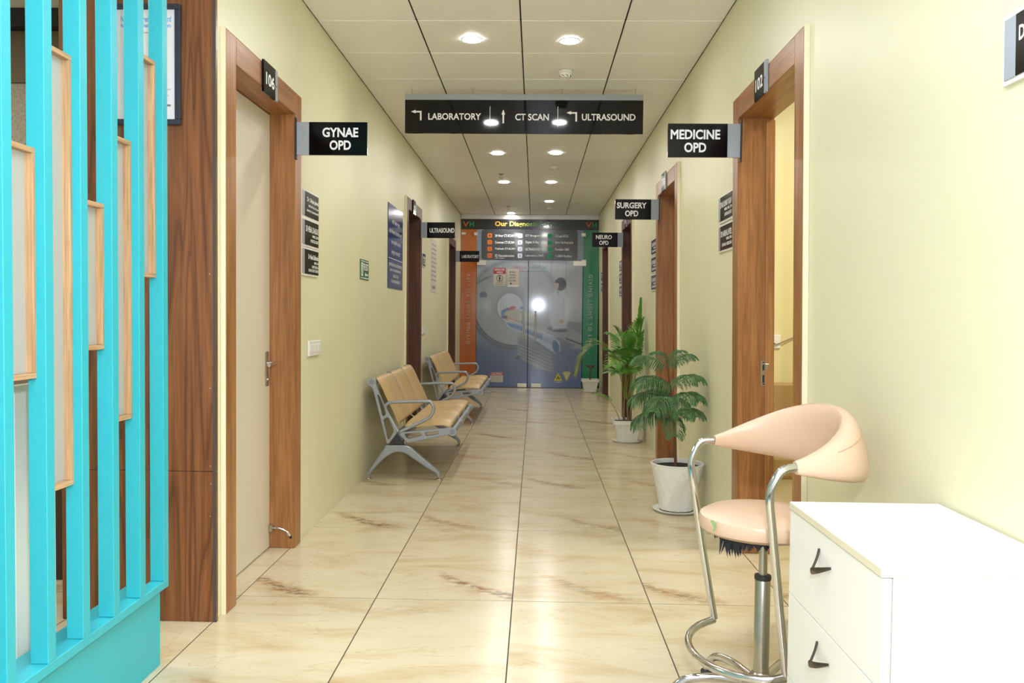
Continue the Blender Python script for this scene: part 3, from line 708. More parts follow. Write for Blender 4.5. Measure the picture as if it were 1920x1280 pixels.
# printed film of a scanner room, painted per vertex on a fine grid (flat print)
def paint_print():
    x0p, x1p, y0p, y1p = 893.0, 1092.0, 488.0, 727.0
    nx, ny = 228, 272
    gx, gy = np.meshgrid(np.linspace(x0p, x1p, nx), np.linspace(y0p, y1p, ny))
    img = np.zeros((ny, nx, 3))
    def rgb(h): return np.array([int(h[i:i+2], 16) / 255 for i in (1, 3, 5)])
    def blend(a, c): img[:] = img * (1 - a[..., None]) + rgb(c) * a[..., None]
    def soft(d, w): return np.clip(0.5 - d / w, 0, 1)
    def ell(cx, cy, rx, ry, c, w=2.0, al=1.0, rot=0.0):
        ca, sa = math.cos(rot), math.sin(rot); u = (gx - cx) * ca + (gy - cy) * sa; v = -(gx - cx) * sa + (gy - cy) * ca
        d = (np.sqrt((u / rx) ** 2 + (v / ry) ** 2) - 1) * min(rx, ry); blend(soft(d, w) * al, c)
    def ring(cx, cy, r, t, c, w=2.0, al=1.0, a0=-9, a1=9):
        d = np.abs(np.hypot(gx - cx, gy - cy) - r) - t / 2; an = np.arctan2(gy - cy, gx - cx)
        blend(soft(d, w) * al * ((an > a0) & (an < a1)), c)
    def pol(pts, c, w=1.6, al=1.0):
        P = np.array(pts, float); d = np.full(gx.shape, 1e9); ins = np.zeros(gx.shape, bool)
        for (ax, ay), (bx, by) in zip(P, np.roll(P, -1, 0)):
            ex, ey = bx - ax, by - ay; t = np.clip(((gx - ax) * ex + (gy - ay) * ey) / (ex * ex + ey * ey), 0, 1)
            d = np.minimum(d, np.hypot(gx - ax - t * ex, gy - ay - t * ey))
            cr = ((ay > gy) != (by > gy)) & (gx < (bx - ax) * (gy - ay) / (by - ay + 1e-9) + ax); ins ^= cr
        blend(soft(np.where(ins, -d, d), w) * al, c)
    def line(a, b, t, c, al=1.0, w=1.2):
        ex, ey = b[0] - a[0], b[1] - a[1]; k = np.clip(((gx - a[0]) * ex + (gy - a[1]) * ey) / (ex * ex + ey * ey), 0, 1)
        blend(soft(np.hypot(gx - a[0] - k * ex, gy - a[1] - k * ey) - t / 2, w) * al, c)
    tt = (gy - y0p) / (y1p - y0p)
    stops = [(0, '#a3abb8'), (0.35, '#99a2ad'), (0.6, '#76808f'), (0.72, '#5c6d8e'), (1.0, '#4b6090')]
    for k in range(3): img[..., k] = np.interp(tt, [s[0] for s in stops], [rgb(s[1])[k] for s in stops])
    # room wall panels on the right
    pol([(985, 488), (1092, 488), (1092, 610), (985, 600)], '#a7aeb6', 14, 0.6)
    for x in (1011, 1033, 1061): line((x, 490), (x, 598), 0.9, '#6b727c', 0.75)
    line((940, 491), (1062, 491), 1.2, '#59616e', 0.6)
    # scanner ring
    ell(965, 572, 90, 86, '#64707f', 8, 0.7); ell(965, 570, 80, 79, '#8f979d', 5, 0.95); ell(985, 556, 60, 60, '#a4abb1', 40, 0.7)
    ring(965, 570, 78.5, 1.6, '#2b3240', 1.6, 0.95, 1.35, 2.95); ring(965, 571, 83, 6, '#4e5a6c', 4, 0.8, 1.2, 3.0)
    ell(958, 574, 34, 38, '#868d93', 14, 0.9); ell(957, 577, 27, 30, '#767d84', 3); ell(957, 577, 24.5, 27, '#b4bdc8', 2)
    line((940, 556), (940, 596), 0.8, '#6d7788', 0.7); line((944, 552), (944, 600), 0.8, '#6d7788', 0.5)
    pol([(896, 528), (908, 521), (922, 517), (918, 521), (905, 527), (895, 534)], '#616b78'); ell(906, 553, 7, 5.5, '#4d5866', 2); pol([(899, 558), (913, 558), (910, 547), (903, 548)], '#515c6a')
    # patient and pads
    pol([(941, 598), (941, 583), (952, 577), (962, 582), (948, 596)], '#3d5a93'); pol([(953, 579), (960, 574), (968, 575), (966, 581), (955, 583)], '#a2454a'); ell(979, 577, 3, 2.5, '#5a5f95', 2)
    ell(972, 592, 27, 11, '#a5aa98', 3, 1, 0.12); ell(988, 596, 16, 9, '#b8bdbb', 4, 0.8, 0.25)
    pol([(946, 596), (958, 595), (975, 602), (973, 606), (955, 603), (946, 599)], '#b0937d'); ell(948, 595, 4, 3, '#5b4038', 2)
    # table top
    pol([(945, 600), (952, 602), (1000, 616), (1030, 626), (1050, 640), (1052, 658), (1044, 664), (1028, 654), (1012, 643), (990, 630), (952, 613)], '#a3b0c2', 2.2)
    pol([(950, 605), (970, 609), (984, 615), (984, 622), (956, 613)], '#5878a8'); pol([(986, 616), (1018, 626), (1018, 637), (986, 624)], '#5e7599'); pol([(1020, 628), (1040, 636), (1040, 650), (1020, 640)], '#8c9db5')
    ell(1043, 650, 6, 12.5, '#41628f', 2, 1, -0.25)
    line((955, 600), (1045, 632), 2, '#c3ccd6', 0.7)
    # bellows below the table
    pol([(971, 632), (1000, 640), (1034, 662), (1040, 697), (1008, 692), (972, 668)], '#78828f', 3)
    for i in range(5): line((971, 642 + 6 * i), (1036, 668 + 6.5 * i), 1.4, '#59636f', 0.8); line((971, 645 + 6 * i), (1036, 671 + 6.5 * i), 1.4, '#97a0aa', 0.6)
    pol([(938, 636), (972, 628), (972, 648), (945, 643)], '#96a0a8', 5, 0.7); ell(972, 671, 4, 3, '#2c3445', 2)
    # right hand console
    pol([(1024, 620), (1036, 613), (1060, 612), (1076, 618), (1092, 626), (1092, 648), (1072, 643), (1060, 637)], '#8e979e', 2); ell(1046, 617, 19, 5, '#3f4c5e', 2, 0.95, 0.08)
    pol([(1057, 600), (1092, 604), (1092, 618), (1054, 610)], '#79838c', 2); line((1062, 634), (1092, 645), 2.2, '#27303d', 0.9); ell(1084, 650, 10, 4, '#9aa3ac', 4, 0.7)
    # standing figure in a white coat
    pol([(1030, 552), (1042, 544), (1056, 545), (1064, 556), (1068, 590), (1062, 616), (1036, 618), (1030, 596)], '#abb5c1', 5)
    pol([(1042, 545), (1049, 545), (1047, 556)], '#8e99a8', 1.5); line((1057, 560), (1058, 604), 1.0, '#8592a2', 0.7); line((1046, 556), (1044, 610), 1.0, '#99a5b3', 0.6)
    ell(1051, 532, 10.5, 12, '#2b2c31', 2); ell(1043, 534, 4.6, 8, '#b39a86', 2); pol([(1040, 526), (1046, 521), (1054, 521), (1048, 530), (1041, 530)], '#2b2c31', 1.5)
    ell(1053, 602, 4, 4.5, '#a88673', 2)
    pol([(1010, 556), (1020, 552), (1026, 580), (1020, 606), (1006, 606)], '#9da6b0', 8, 0.6)
    ell(1010, 620, 26, 7, '#b3bcc6', 8, 0.6, 0.2)
    return np.clip(img, 0, 1), nx, ny
IMG, NX, NY = paint_print()
LIN = np.where(IMG <= 0.04045, IMG / 12.92, ((IMG + 0.055) / 1.055) ** 2.4)
M_scan = coated('scanner_print', '#8090a0', 0.3); q = NT(M_scan)
at = q.n('ShaderNodeVertexColor'); at.layer_name = 'Col'; q.l(at.outputs['Color'], q.b.inputs['Base Color'])
def film(name, parent, u0, u1, xa, xb, z0, z1):
    c0, c1 = int(round(u0 * (NX - 1))), int(round(u1 * (NX - 1))); n = c1 - c0 + 1
    xs = np.linspace(xa, xb, n); zs = np.linspace(z1, z0, NY)
    X, Z = np.meshgrid(xs, zs); co = np.stack([X, np.full_like(X, -0.0008), Z], -1).reshape(-1, 3)
    idx = np.arange(n * NY).reshape(NY, n)
    f = np.stack([idx[:-1, :-1], idx[1:, :-1], idx[1:, 1:], idx[:-1, 1:]], -1).reshape(-1, 4)
    me = bpy.data.meshes.new(name); me.from_pydata(co.tolist(), [], f.tolist())
    ca = me.color_attributes.new('Col', 'FLOAT_COLOR', 'POINT')
    ca.data.foreach_set('color', np.concatenate([LIN[:, c0:c1 + 1].reshape(-1, 3), np.ones((n * NY, 1))], 1).astype(np.float32).ravel())
    return link(name, me, M_scan, parent)
dl = empty('door_8', (DX0, YG, 0), label='left glass door leaf printed with a scanner room', cat='door', kind='structure')
dr = empty('door_9', (DXM, YG, 0), label='right glass door leaf printed with a scanner room', cat='door', kind='structure')
um = (DXM - DX0) / (DX1 - DX0)
WLf, WRf = DXM - DX0 - 0.006, DX1 - DXM - 0.006
ZB, ZT = 0.008, 2.172
M_glass = mat('green_tinted_glass_edge', '#2f3f40', 0.1)
MB().box(0.002, WLf, 0.0, 0.012, ZB, ZT).build('glass_pane', M_glass, dl); MB().box(0.006, WRf, 0.0, 0.012, ZB, ZT).build('glass_pane', M_glass, dr)
film('printed_film', dl, 0, um, 0.002, WLf, ZB, ZT); film('printed_film', dr, um, 1, 0.006, WRf, ZB, ZT)
def pull(parent, x):
    mb = MB().sweep([(x, -0.05, 0.835), (x, -0.05, 1.31)], 0.0145, 14)
    for z in (0.9, 1.24): mb.sweep([(x, -0.05, z), (x, 0.0, z)], 0.008, 10)
    mb.build('pull_handle', mat('satin_pull', '#c9c9c8', 0.35, 0.6), parent, smooth=True)
pull(dl, -0.205 - DX0); pull(dr, 0.005 - DXM)
def fit(parent, x0, x1, z0, z1): MB().box(x0, x1, -0.012, 0.022, z0, z1, 0.002).build('patch_fitting', M_patch, parent)
fit(dl, -0.294 - DX0, -0.138 - DX0, 0.009, 0.072); fit(dr, -0.056 - DXM, 0.108 - DXM, 0.009, 0.074)
fit(dl, 0.004, 0.155, 2.085, 2.171); fit(dr, 0.636 - DXM, DX1 - DXM - 0.008, 2.085, 2.171)
M_pink = mat('pink_print', '#b9757c', 0.5); M_tealp = mat('teal_print', '#4d938f', 0.5)
text('VIBRANT', 0.29, 0.05, M_pink, dl, -0.255 - DX0, -0.0018, 2.05, 0.0, spacing=1.2)
text('HOSPITAL', 0.3, 0.05, M_tealp, dr, 0.04 - DXM, -0.0018, 2.05, 0.0, spacing=1.2)
MB().box(-0.34 - DX0, WLf, -0.0022, -0.0012, 1.984, 1.99).build('underline', M_pink, dl); MB().box(0.006, 0.19 - DXM, -0.0022, -0.0012, 1.984, 1.99).build('underline', M_tealp, dr)
# stickers on the doors
M_red = mat('red_print', '#b03a3c', 0.4); M_paper = mat('sticker_paper', '#cfc8bd', 0.45); M_inkd = mat('dark_ink', '#2b2622', 0.6); M_yel = mat('yellow_print', '#c9c23a', 0.45)
def sticker(name, parent, x0, x1, z0, z1, label, m=None):
    t = MB().box(-(x1 - x0) / 2, (x1 - x0) / 2, -0.003, -0.0012, -(z1 - z0) / 2, (z1 - z0) / 2).build(name, m or M_paper, parent, label=label)
    t.location = ((x0 + x1) / 2, 0, (z0 + z1) / 2); return t
s1 = sticker('warning_sticker', dl, -0.718 - DX0, -0.512 - DX0, 1.735, 2.04, 'red headed restricted area notice')
MB().box(-0.103, 0.103, -0.0036, -0.0031, 0.05, 0.1525).build('red_header', M_red, s1)
text('RESTRICTED', 0.17, 0.034, M_print, s1, 0, -0.0042, 0.122, 0.01); text('AREA', 0.11, 0.034, M_print, s1, 0, -0.0042, 0.077, 0.01)
mb = MB()
n_ = 24
for k in range(n_):
    a, b = 2 * math.pi * k / n_, 2 * math.pi * (k + 1) / n_
    mb.poly([(0.047 * math.cos(a), -0.0036, -0.025 + 0.047 * math.sin(a)), (0.047 * math.cos(b), -0.0036, -0.025 + 0.047 * math.sin(b)), (0.056 * math.cos(b), -0.0036, -0.025 + 0.056 * math.sin(b)), (0.056 * math.cos(a), -0.0036, -0.025 + 0.056 * math.sin(a))])
mb.lathe([(0.011, -0.0040), (0.011, -0.0034)], (0, 0, 0.008), 12, 'y'); mb.box(-0.013, 0.013, -0.004, -0.0034, -0.04, -0.004); mb.box(-0.011, -0.002, -0.004, -0.0034, -0.066, -0.04); mb.box(0.002, 0.011, -0.004, -0.0034, -0.066, -0.04)
mb.build('no_entry_figure', M_inkd, s1)
text('NO ENTRY', 0.13, 0.02, M_inkd, s1, 0, -0.0036, -0.098, 0.01); text('AUTHORISED PERSONS ONLY', 0.17, 0.016, M_inkd, s1, 0, -0.0036, -0.128, 0.0)
s2 = sticker('paper_sticker', dl, -0.482 - DX0, -0.282 - DX0, 1.715, 2.025, 'cream paper notice about mobile phones')
for i, (s_, w_) in enumerate((('MOBILE', 0.1), ('PHONES', 0.1), ('ARE NOT', 0.11), ('ALLOWED', 0.12))): text(s_, w_, 0.026, M_inkd, s2, -0.015, -0.0036, 0.1 - 0.048 * i, 0.01)
MB().lathe([(0.014, -0.0040), (0.014, -0.0034)], (-0.04, 0, -0.095), 14, 'y').build('dot', M_inkd, s2)
MB().box(-0.09, 0.085, -0.0036, -0.0031, -0.15, -0.12).build('tape', M_print, s2)
s3 = sticker('caution_sticker', dl, -0.762 - DX0, -0.541 - DX0, 0.09, 0.262, 'red and white caution label')
MB().box(-0.108, 0.108, -0.0036, -0.0031, 0.028, 0.084).build('red_header', M_red, s3)
text('CAUTION', 0.18, 0.04, M_print, s3, 0, -0.0042, 0.056, 0.02)
for i in range(4): text('RADIATION AREA KEEP OUT', 0.18, 0.014, M_ink, s3, 0, -0.0036, 0.008 - 0.024 * i, 0.0)
def triangle(name, parent, x, z, h, up, label):
    s = 1 if up else -1
    mb = MB().poly([(-0.072, -0.003, -s * h / 2), (0.072, -0.003, -s * h / 2), (0, -0.003, s * h / 2)])
    t = mb.build(name, M_yel, parent, label=label); t.location = (x, 0, z); return t
t1 = triangle('hazard_triangle', dr, 0.40 - DXM, 0.195, 0.145, True, 'yellow hazard triangle pointing up')
mb = MB(); mb.lathe([(0.008, -0.0040), (0.008, -0.0034)], (0, 0, -0.02), 10, 'y')
for a in (90, 210, 330): mb.lathe([(0.012, -0.0040), (0.012, -0.0034)], (0.02 * math.cos(R(a)), 0, -0.02 + 0.02 * math.sin(R(a))), 10, 'y')
mb.build('trefoil', M_inkd, t1)
t2 = triangle('hazard_triangle', dr, 0.545 - DXM, 0.195, 0.15, False, 'yellow warning triangle pointing down')
MB().poly([(-0.045, -0.0036, 0.055), (0.045, -0.0036, 0.055), (0, -0.0036, -0.035)]).build('inner_triangle', M_paper, t2)
text('X-RAY', 0.06, 0.02, M_inkd, t2, 0, -0.0042, 0.035, 0.0)
for x in (0.40, 0.545): MB().box(x - DXM - 0.05, x - DXM + 0.05, -0.0022, -0.0012, 0.278 if x > 0.5 else 0.1, 0.284 if x > 0.5 else 0.106).build('sticker_line', M_print, dr)

# ------------------------------------------------------------------ waiting benches
P_stile = [(.046,.711),(.039,.735),(.05,.755),(.072,.761),(.092,.748),(.096,.724),(.118,.661),(.179,.521),(.219,.434),(.261,.355),(.196,.273),(.18,.273),(.146,.406),(.104,.564),(.072,.687)]
P_s1 = [(.109,.639),(.125,.635),(.164,.534),(.17,.495),(.154,.477),(.146,.485)]
P_s2 = [(.157,.452),(.179,.468),(.195,.464),(.233,.372),(.231,.359),(.196,.303),(.187,.31)]
P_rail = [(.272,.346),(.29,.36),(.655,.397),(.69,.398),(.707,.37),(.699,.345),(.677,.338),(.651,.347),(.339,.278),(.312,.303)]
P_r1 = [(.316,.347),(.435,.359),(.448,.34),(.347,.31),(.33,.316)]
P_r2 = [(.47,.358),(.562,.372),(.571,.359),(.563,.35),(.479,.333)]
P_tri = [(.255,.344),(.311,.265),(.197,.265)]
P_leg = [(.171,.262),(.348,.262),(.41,.207),(.525,.112),(.582,.06),(.589,.024),(.561,.024),(.556,.051),(.481,.094),(.392,.154),(.313,.206),(.251,.212),(.189,.182),(.11,.106),(.053,.038),(.051,.024),(.03,.024),(.031,.047),(.093,.141),(.167,.248)]
P_arm = [(.263,.362),(.206,.46),(.172,.521),(.168,.556),(.196,.578),(.249,.585),(.477,.593),(.513,.58),(.53,.543),(.518,.499),(.478,.459),(.28,.362)]
BL = 1.67
M_tan = mat('tan_leather', '#c0a272', 0.42)
q = NT(M_tan); nz = q.n('ShaderNodeTexNoise', i_Scale=9.0, i_Detail=3.0); q.l(q.coord(), nz.inputs['Vector']); q.bump(nz.outputs['Fac'], 0.25, 0.01)
M_dsteel = mat('dull_steel_beam', '#84868a', 0.4, 0.6)
def pad(mb, prof, y0, y1, th, n=(14, 8)):
    """cushion whose mid line is the profile (x,z); thickness grows away from the edges."""
    prof = spline([(a, 0, b) for a, b in prof], 5); N = len(prof); ny = n[1]
    top, bot = [], []
    for i, p in enumerate(prof):
        a = prof[max(0, i-1)]; b = prof[min(N-1, i+1)]; t = (b - a).normalized(); nr = Vector((-t.z, 0, t.x))
        rt, rb = [], []
        for j in range(ny + 1):
            v = j / ny; u = i / (N - 1)
            e = min(1, (min(u, 1 - u) * 12) ** 0.5) * min(1, (min(v, 1 - v) * 9) ** 0.5)
            rt.append(mb.bm.verts.new((p.x + nr.x * th * e, y0 + (y1 - y0) * v, p.z + nr.z * th * e)))
            rb.append(mb.bm.verts.new((p.x - nr.x * 0.006, y0 + (y1 - y0) * v, p.z - nr.z * 0.006)))
        top.append(rt); bot.append(rb)
    for g, fl in ((top, False), (bot, True)):
        for i in range(N - 1):
            for j in range(ny):
                f = (g[i][j], g[i+1][j], g[i+1][j+1], g[i][j+1]); mb.bm.faces.new(f[::-1] if fl else f)
    for i in range(N - 1):
        mb.bm.faces.new((top[i][0], bot[i][0], bot[i+1][0], top[i+1][0])); mb.bm.faces.new((top[i][ny], top[i+1][ny], bot[i+1][ny], bot[i][ny]))
    for j in range(ny):
        mb.bm.faces.new((top[0][j], top[0][j+1], bot[0][j+1], bot[0][j])); mb.bm.faces.new((top[-1][j], bot[-1][j], bot[-1][j+1], top[-1][j+1]))
ME_stile = plate2d(round_poly(P_stile, 0.008), [round_poly(P_s1, 0.006), round_poly(P_s2, 0.006)], 0.036, 0.004)
ME_rail = plate2d(round_poly(P_rail, 0.01), [round_poly(P_r1, 0.006), round_poly(P_r2, 0.006)], 0.036, 0.004)
ME_leg = plate2d(round_poly(P_leg, 0.03, 4), (), 0.046, 0.008)
ME_tri = plate2d(P_tri, (), 0.03, 0.002)
bench = empty('waiting_bench', (WL, 6.27, 0), label='tan padded silver three-seat waiting bench nearest the entrance', cat='bench', group='three-seat waiting benches')
for y in (0.0, BL):
    for nm, me, m in (('side_frame', ME_stile, M_silver), ('seat_rail', ME_rail, M_silver), ('leg', ME_leg, M_silver), ('hub_cover', ME_tri, M_charcoal)):
        o = link(nm, me, m, bench); o.location = (0, y, 0)
        if nm == 'leg':
            for x in (0.041, 0.575):
                f = MB().lathe([(0.024, 0.0005), (0.026, 0.006), (0.022, 0.013), (0.009, 0.017), (0.009, 0.03)], (x, 0, 0), 18).build('glide_foot', M_chrome, o, smooth=True)
    mb = MB().lathe([(0.031, -0.021), (0.031, 0.021)], (0.066, y, 0.733), 22, 'y'); mb.build('tube_socket', M_silver, bench, smooth=True)
    mb = MB().lathe([(0.031, -0.021), (0.031, 0.021)], (0.676, y, 0.368), 22, 'y'); mb.build('tube_socket', M_silver, bench, smooth=True)
    s = -1 if y == 0 else 1
    mb = MB().lathe([(0.02, s * 0.0212), (0.02, s * 0.0225)], (0.066, y, 0.733), 18, 'y'); mb.lathe([(0.02, s * 0.0212), (0.02, s * 0.0225)], (0.676, y, 0.368), 18, 'y'); mb.build('end_plug', M_dsteel, bench)
    P = spline([(a, y + s * 0.0, b) for a, b in P_arm], 5); MB().sweep(P, (0.0125), 10).build('armrest', M_silver, bench, smooth=True)
MB().lathe([(0.024, 0.02), (0.024, BL - 0.02)], (0.066, 0, 0.733), 18, 'y').build('back_tube', M_silver, bench, smooth=True)
MB().lathe([(0.026, 0.02), (0.026, BL - 0.02)], (0.676, 0, 0.368), 18, 'y').build('front_tube', M_silver, bench, smooth=True)
MB().box(0.235, 0.315, 0.02, BL - 0.02, 0.3, 0.352, 0.006).build('beam', M_dsteel, bench)
seg = (BL - 0.04) / 3
for i in range(3):
    a = 0.02 + seg * i + 0.008; b = a + seg - 0.016
    mb = MB(); pad(mb, [(0.31, 0.405), (0.36, 0.398), (0.43, 0.402), (0.52, 0.412), (0.6, 0.414), (0.64, 0.408), (0.66, 0.398)], a, b, 0.034); mb.build('seat_pad', M_tan, bench, smooth=True)
    mb = MB(); pad(mb, [(0.085, 0.765), (0.128, 0.70), (0.165, 0.62), (0.205, 0.54), (0.238, 0.47), (0.262, 0.415)][::-1], a, b, -0.034)
    mb.build('back_pad', M_tan, bench, smooth=True)
    if i:
        yj = 0.02 + seg * i
        mb = MB(); mb.sweep([(0.075, yj, 0.77), (0.105, yj, 0.772), (0.15, yj, 0.705), (0.225, yj, 0.54), (0.272, yj, 0.43), (0.3, yj, 0.405), (0.43, yj, 0.405), (0.6, yj, 0.415), (0.67, yj, 0.405)], (0.006, 0.0065), 6); mb.build('divider_bar', M_silver, bench, smooth=True)
        MB().lathe([(0.031, yj - 0.012), (0.031, yj + 0.012)], (0.676, 0, 0.368), 18, 'y').build('tube_collar', M_silver, bench, smooth=True)
        MB().lathe([(0.029, yj - 0.012), (0.029, yj + 0.012)], (0.066, 0, 0.733), 18, 'y').build('tube_collar', M_silver, bench, smooth=True)
b2 = bench.copy(); COL.objects.link(b2); b2.location = (WL, 9.5, 0); b2['label'] = 'tan padded silver three-seat waiting bench nearest the glass doors'
for ch in list(bench.children):
    c = ch.copy(); COL.objects.link(c); c.parent = b2
    for g in list(ch.children):
        d = g.copy(); COL.objects.link(d); d.parent = c

# ------------------------------------------------------------------ plants
M_needle = mat('dark_pine_needles', '#2f5a2f', 0.5, **{'Subsurface Weight': 0.0}); q = NT(M_needle)
nz = q.n('ShaderNodeTexNoise', i_Scale=14.0); q.l(q.coord(rnd=5.0), nz.inputs['Vector']); q.l(q.ramp(nz.outputs['Fac'], [(0.3, '#3a6036'), (0.7, '#5f8750')]), q.b.inputs['Base Color'])
M_palm = mat('palm_green', '#3f7a22', 0.4); q = NT(M_palm)
nz = q.n('ShaderNodeTexNoise', i_Scale=6.0); q.l(q.coord(rnd=5.0), nz.inputs['Vector']); q.l(q.ramp(nz.outputs['Fac'], [(0.3, '#3f7a28'), (0.7, '#74a83c')]), q.b.inputs['Base Color'])
M_palmy = mat('olive_palm', '#7a8a3a', 0.45); M_stem = mat('palm_stem', '#7d8a3f', 0.5); M_bark = mat('brown_bark', '#6d4a30', 0.8); M_husk = mat('stem_husk', '#8a7358', 0.8); M_dry = mat('brown_leaf', '#54382a', 0.6)

def pine_branch(seed, L=0.27):
    rg = random.Random(seed); mb = MB()
    stem = spline([(0, 0, 0), (L * 0.35, 0, 0.035), (L * 0.7, 0, 0.04), (L, 0, 0.0), (L * 1.08, 0, -0.045)], 6)
    mb.sweep(stem, [0.0045 - 0.003 * i / (len(stem) - 1) for i in range(len(stem))], 5)
    n = 24
    for i in range(n):
        u = 0.1 + 0.9 * i / (n - 1); k = u * (len(stem) - 1); p = stem[int(k)].lerp(stem[min(len(stem) - 1, int(k) + 1)], k - int(k))
        for s in (-1, 1):
            ln = (0.045 + 0.085 * math.sin(math.pi * min(1, u * 0.85 + 0.12))) * rg.uniform(0.85, 1.1); fw = 0.35 + 0.4 * u
            q1 = p + Vector((ln * 0.25 * fw, s * ln * 0.42, ln * 0.03)); q2 = p + Vector((ln * 0.42 * fw, s * ln * 0.72, -ln * 0.2)); q3 = p + Vector((ln * 0.5 * fw, s * ln * 0.86, -ln * 0.62)); q4 = p + Vector((ln * 0.5 * fw, s * ln * 0.86, -ln * 0.82))
            mb.sweep([p, q1, q2, q3, q4], [0.0026, 0.0042, 0.0045, 0.0036, 0.0014], 4, cap=False)
    bmesh.ops.recalc_face_normals(mb.bm, faces=mb.bm.faces[:])
    me = bpy.data.meshes.new('branch'); mb.bm.to_mesh(me); mb.bm.free(); me.materials.append(M_needle)
    for p in me.polygons: p.use_smooth = True
    return me
BR = [pine_branch(s) for s in (1, 2, 3)]
pp = empty('potted_pine', (0.922, 5.40, 0), label='dark green young pine plant in a round white faceted pot', cat='potted plant')
PINE_Z = 0.288
tr = spline([(-0.01, 0, 0.0), (-0.015, 0, 0.12), (-0.025, 0, 0.28), (-0.045, 0, 0.45), (-0.07, 0, 0.62), (-0.085, 0, 0.70)], 5)
MB().sweep(tr, [0.0105 - 0.0065 * i / (len(tr) - 1) for i in range(len(tr))], 8).build('trunk', M_bark, pp, Matrix.Translation((0, 0, PINE_Z)), smooth=True)
def at_h(z):
    for a, b in zip(tr, tr[1:]):
        if a.z <= z <= b.z: return a.lerp(b, (z - a.z) / (b.z - a.z))
    return tr[-1]
rg = random.Random(4)
def pineb(z, ang, tilt, sc, k):
    o = link('branch', BR[k % 3], None, pp); p = at_h(z)
    o.matrix_local = Matrix.Translation(p + Vector((0, 0, PINE_Z))) @ Matrix.Rotation(R(ang), 4, 'Z') @ Matrix.Rotation(-R(tilt), 4, 'Y') @ Matrix.Scale(sc, 4)
# (height, angle from +x, tilt, scale)
for i, (z, a, t, s) in enumerate([
    (0.315, 182, -4, 0.86), (0.325, -95, -30, 0.6), (0.32, -58, 14, 0.72), (0.325, 110, 6, 0.75),
    (0.425, 186, 4, 0.86), (0.43, 232, -6, 0.8), (0.43, -80, -12, 0.72), (0.425, -53, 12, 0.74), (0.425, 120, 8, 0.8),
    (0.51, 195, 8, 0.76), (0.515, -46, 20, 0.74), (0.51, 140, 10, 0.8),
    (0.625, 176, 20, 0.74), (0.635, -25, 30, 0.6), (0.635, 30, 50, 0.5), (0.64, 120, 40, 0.5)]):
    pineb(z, a, t, s, i)
# faceted round pot
pot = pp
mb = MB(); N = 16; prof = [(0.108, 0.016), (0.12, 0.075), (0.134, 0.14), (0.149, 0.21), (0.161, 0.27), (0.168, 0.305)]
rings = []
for i, (r_, z_) in enumerate(prof): rings.append([mb.bm.verts.new((r_ * math.cos(2 * math.pi * (k + 0.5 * (i % 2)) / N), r_ * math.sin(2 * math.pi * (k + 0.5 * (i % 2)) / N), z_)) for k in range(N)])
for i in range(len(rings) - 1):
    a, b = rings[i], rings[i+1]
    for k in range(N):
        if i % 2 == 0: mb.bm.faces.new((a[k], a[(k+1) % N], b[k])); mb.bm.faces.new((a[(k+1) % N], b[(k+1) % N], b[k]))
        else: mb.bm.faces.new((a[k], b[(k+1) % N], b[k])); mb.bm.faces.new((a[k], a[(k+1) % N], b[(k+1) % N]))
mb.bm.faces.new(rings[0][::-1])
mb.build('pot', M_pot, pot)
MB().lathe([(0.163, 0.298), (0.169, 0.302), (0.171, 0.309), (0.165, 0.313), (0.156, 0.31), (0.153, 0.285)], n=40, cap=False).build('rim', M_pot, pot, smooth=True)
MB().lathe([(0.152, 0.27), (0.153, 0.286)], n=32).build('soil', M_soil, pot)
MB().lathe([(0.115, 0.0005), (0.14, 0.004), (0.153, 0.018), (0.15, 0.02), (0.138, 0.009), (0.108, 0.0075)], n=36, cap=False).build('saucer', M_pot, pot, smooth=True)

def square_pot(name, loc, wt, wb, h, saucer, label, yaw=0):
    t = empty(name, loc, R(yaw), label=label, cat='potted plant')
    mb = MB()
    def sq(w, z, bev=0.012, flute=0.0):
        out = []; n = 10
        cs = [(-1, -1), (1, -1), (1, 1), (-1, 1)]
        for i in range(4):
            a = cs[i]; b = cs[(i + 1) % 4]
            for k in range(n):
                u = 0.06 + 0.88 * k / (n - 1); x = a[0] + (b[0] - a[0]) * u; y = a[1] + (b[1] - a[1]) * u
                d = 1.0 - (flute if (k % 3 == 1) else 0)
                if a[1] == b[1]: y *= d
                else: x *= d
                out.append(mb.bm.verts.new((x * w / 2, y * w / 2, z)))
        return out
    L = [sq(wb, 0.012), sq(wb + (wt - wb) * 0.06, 0.02, 0, 0.03), sq(wt - 0.03, h - 0.045, 0, 0.03), sq(wt - 0.028, h - 0.04), sq(wt, h - 0.038), sq(wt, h), sq(wt - 0.03, h), sq(wt - 0.04, h - 0.03)]
    for a, b in zip(L, L[1:]):
        n = len(a)
        for k in range(n): mb.bm.faces.new((a[k], a[(k+1) % n], b[(k+1) % n], b[k]))
    mb.bm.faces.new(L[0][::-1])
    mb.build('pot', M_pot, t)
    MB().box(-wt / 2 + 0.022, wt / 2 - 0.022, -wt / 2 + 0.022, wt / 2 - 0.022, h - 0.05, h - 0.022).build('soil', M_soil, t)
    MB().lathe([(saucer * 0.78, 0.0005), (saucer * 0.93, 0.003), (saucer, 0.02), (saucer * 0.975, 0.022), (saucer * 0.9, 0.012), (saucer * 0.7, 0.0112)], n=36, cap=True).build('saucer', M_pot, t, smooth=True)
    return t
PX, PY = 0.925, 8.36
palm = square_pot('potted_palm', (PX, PY, 0), 0.30, 0.19, 0.22, 0.152, 'tall bright green palm in a square white fluted pot on a round saucer')
small = square_pot('potted_shoot', (0.905, 13.72, 0), 0.285, 0.19, 0.21, 0.14, 'small brown leaved shoot in the white pot before the green glass panel')

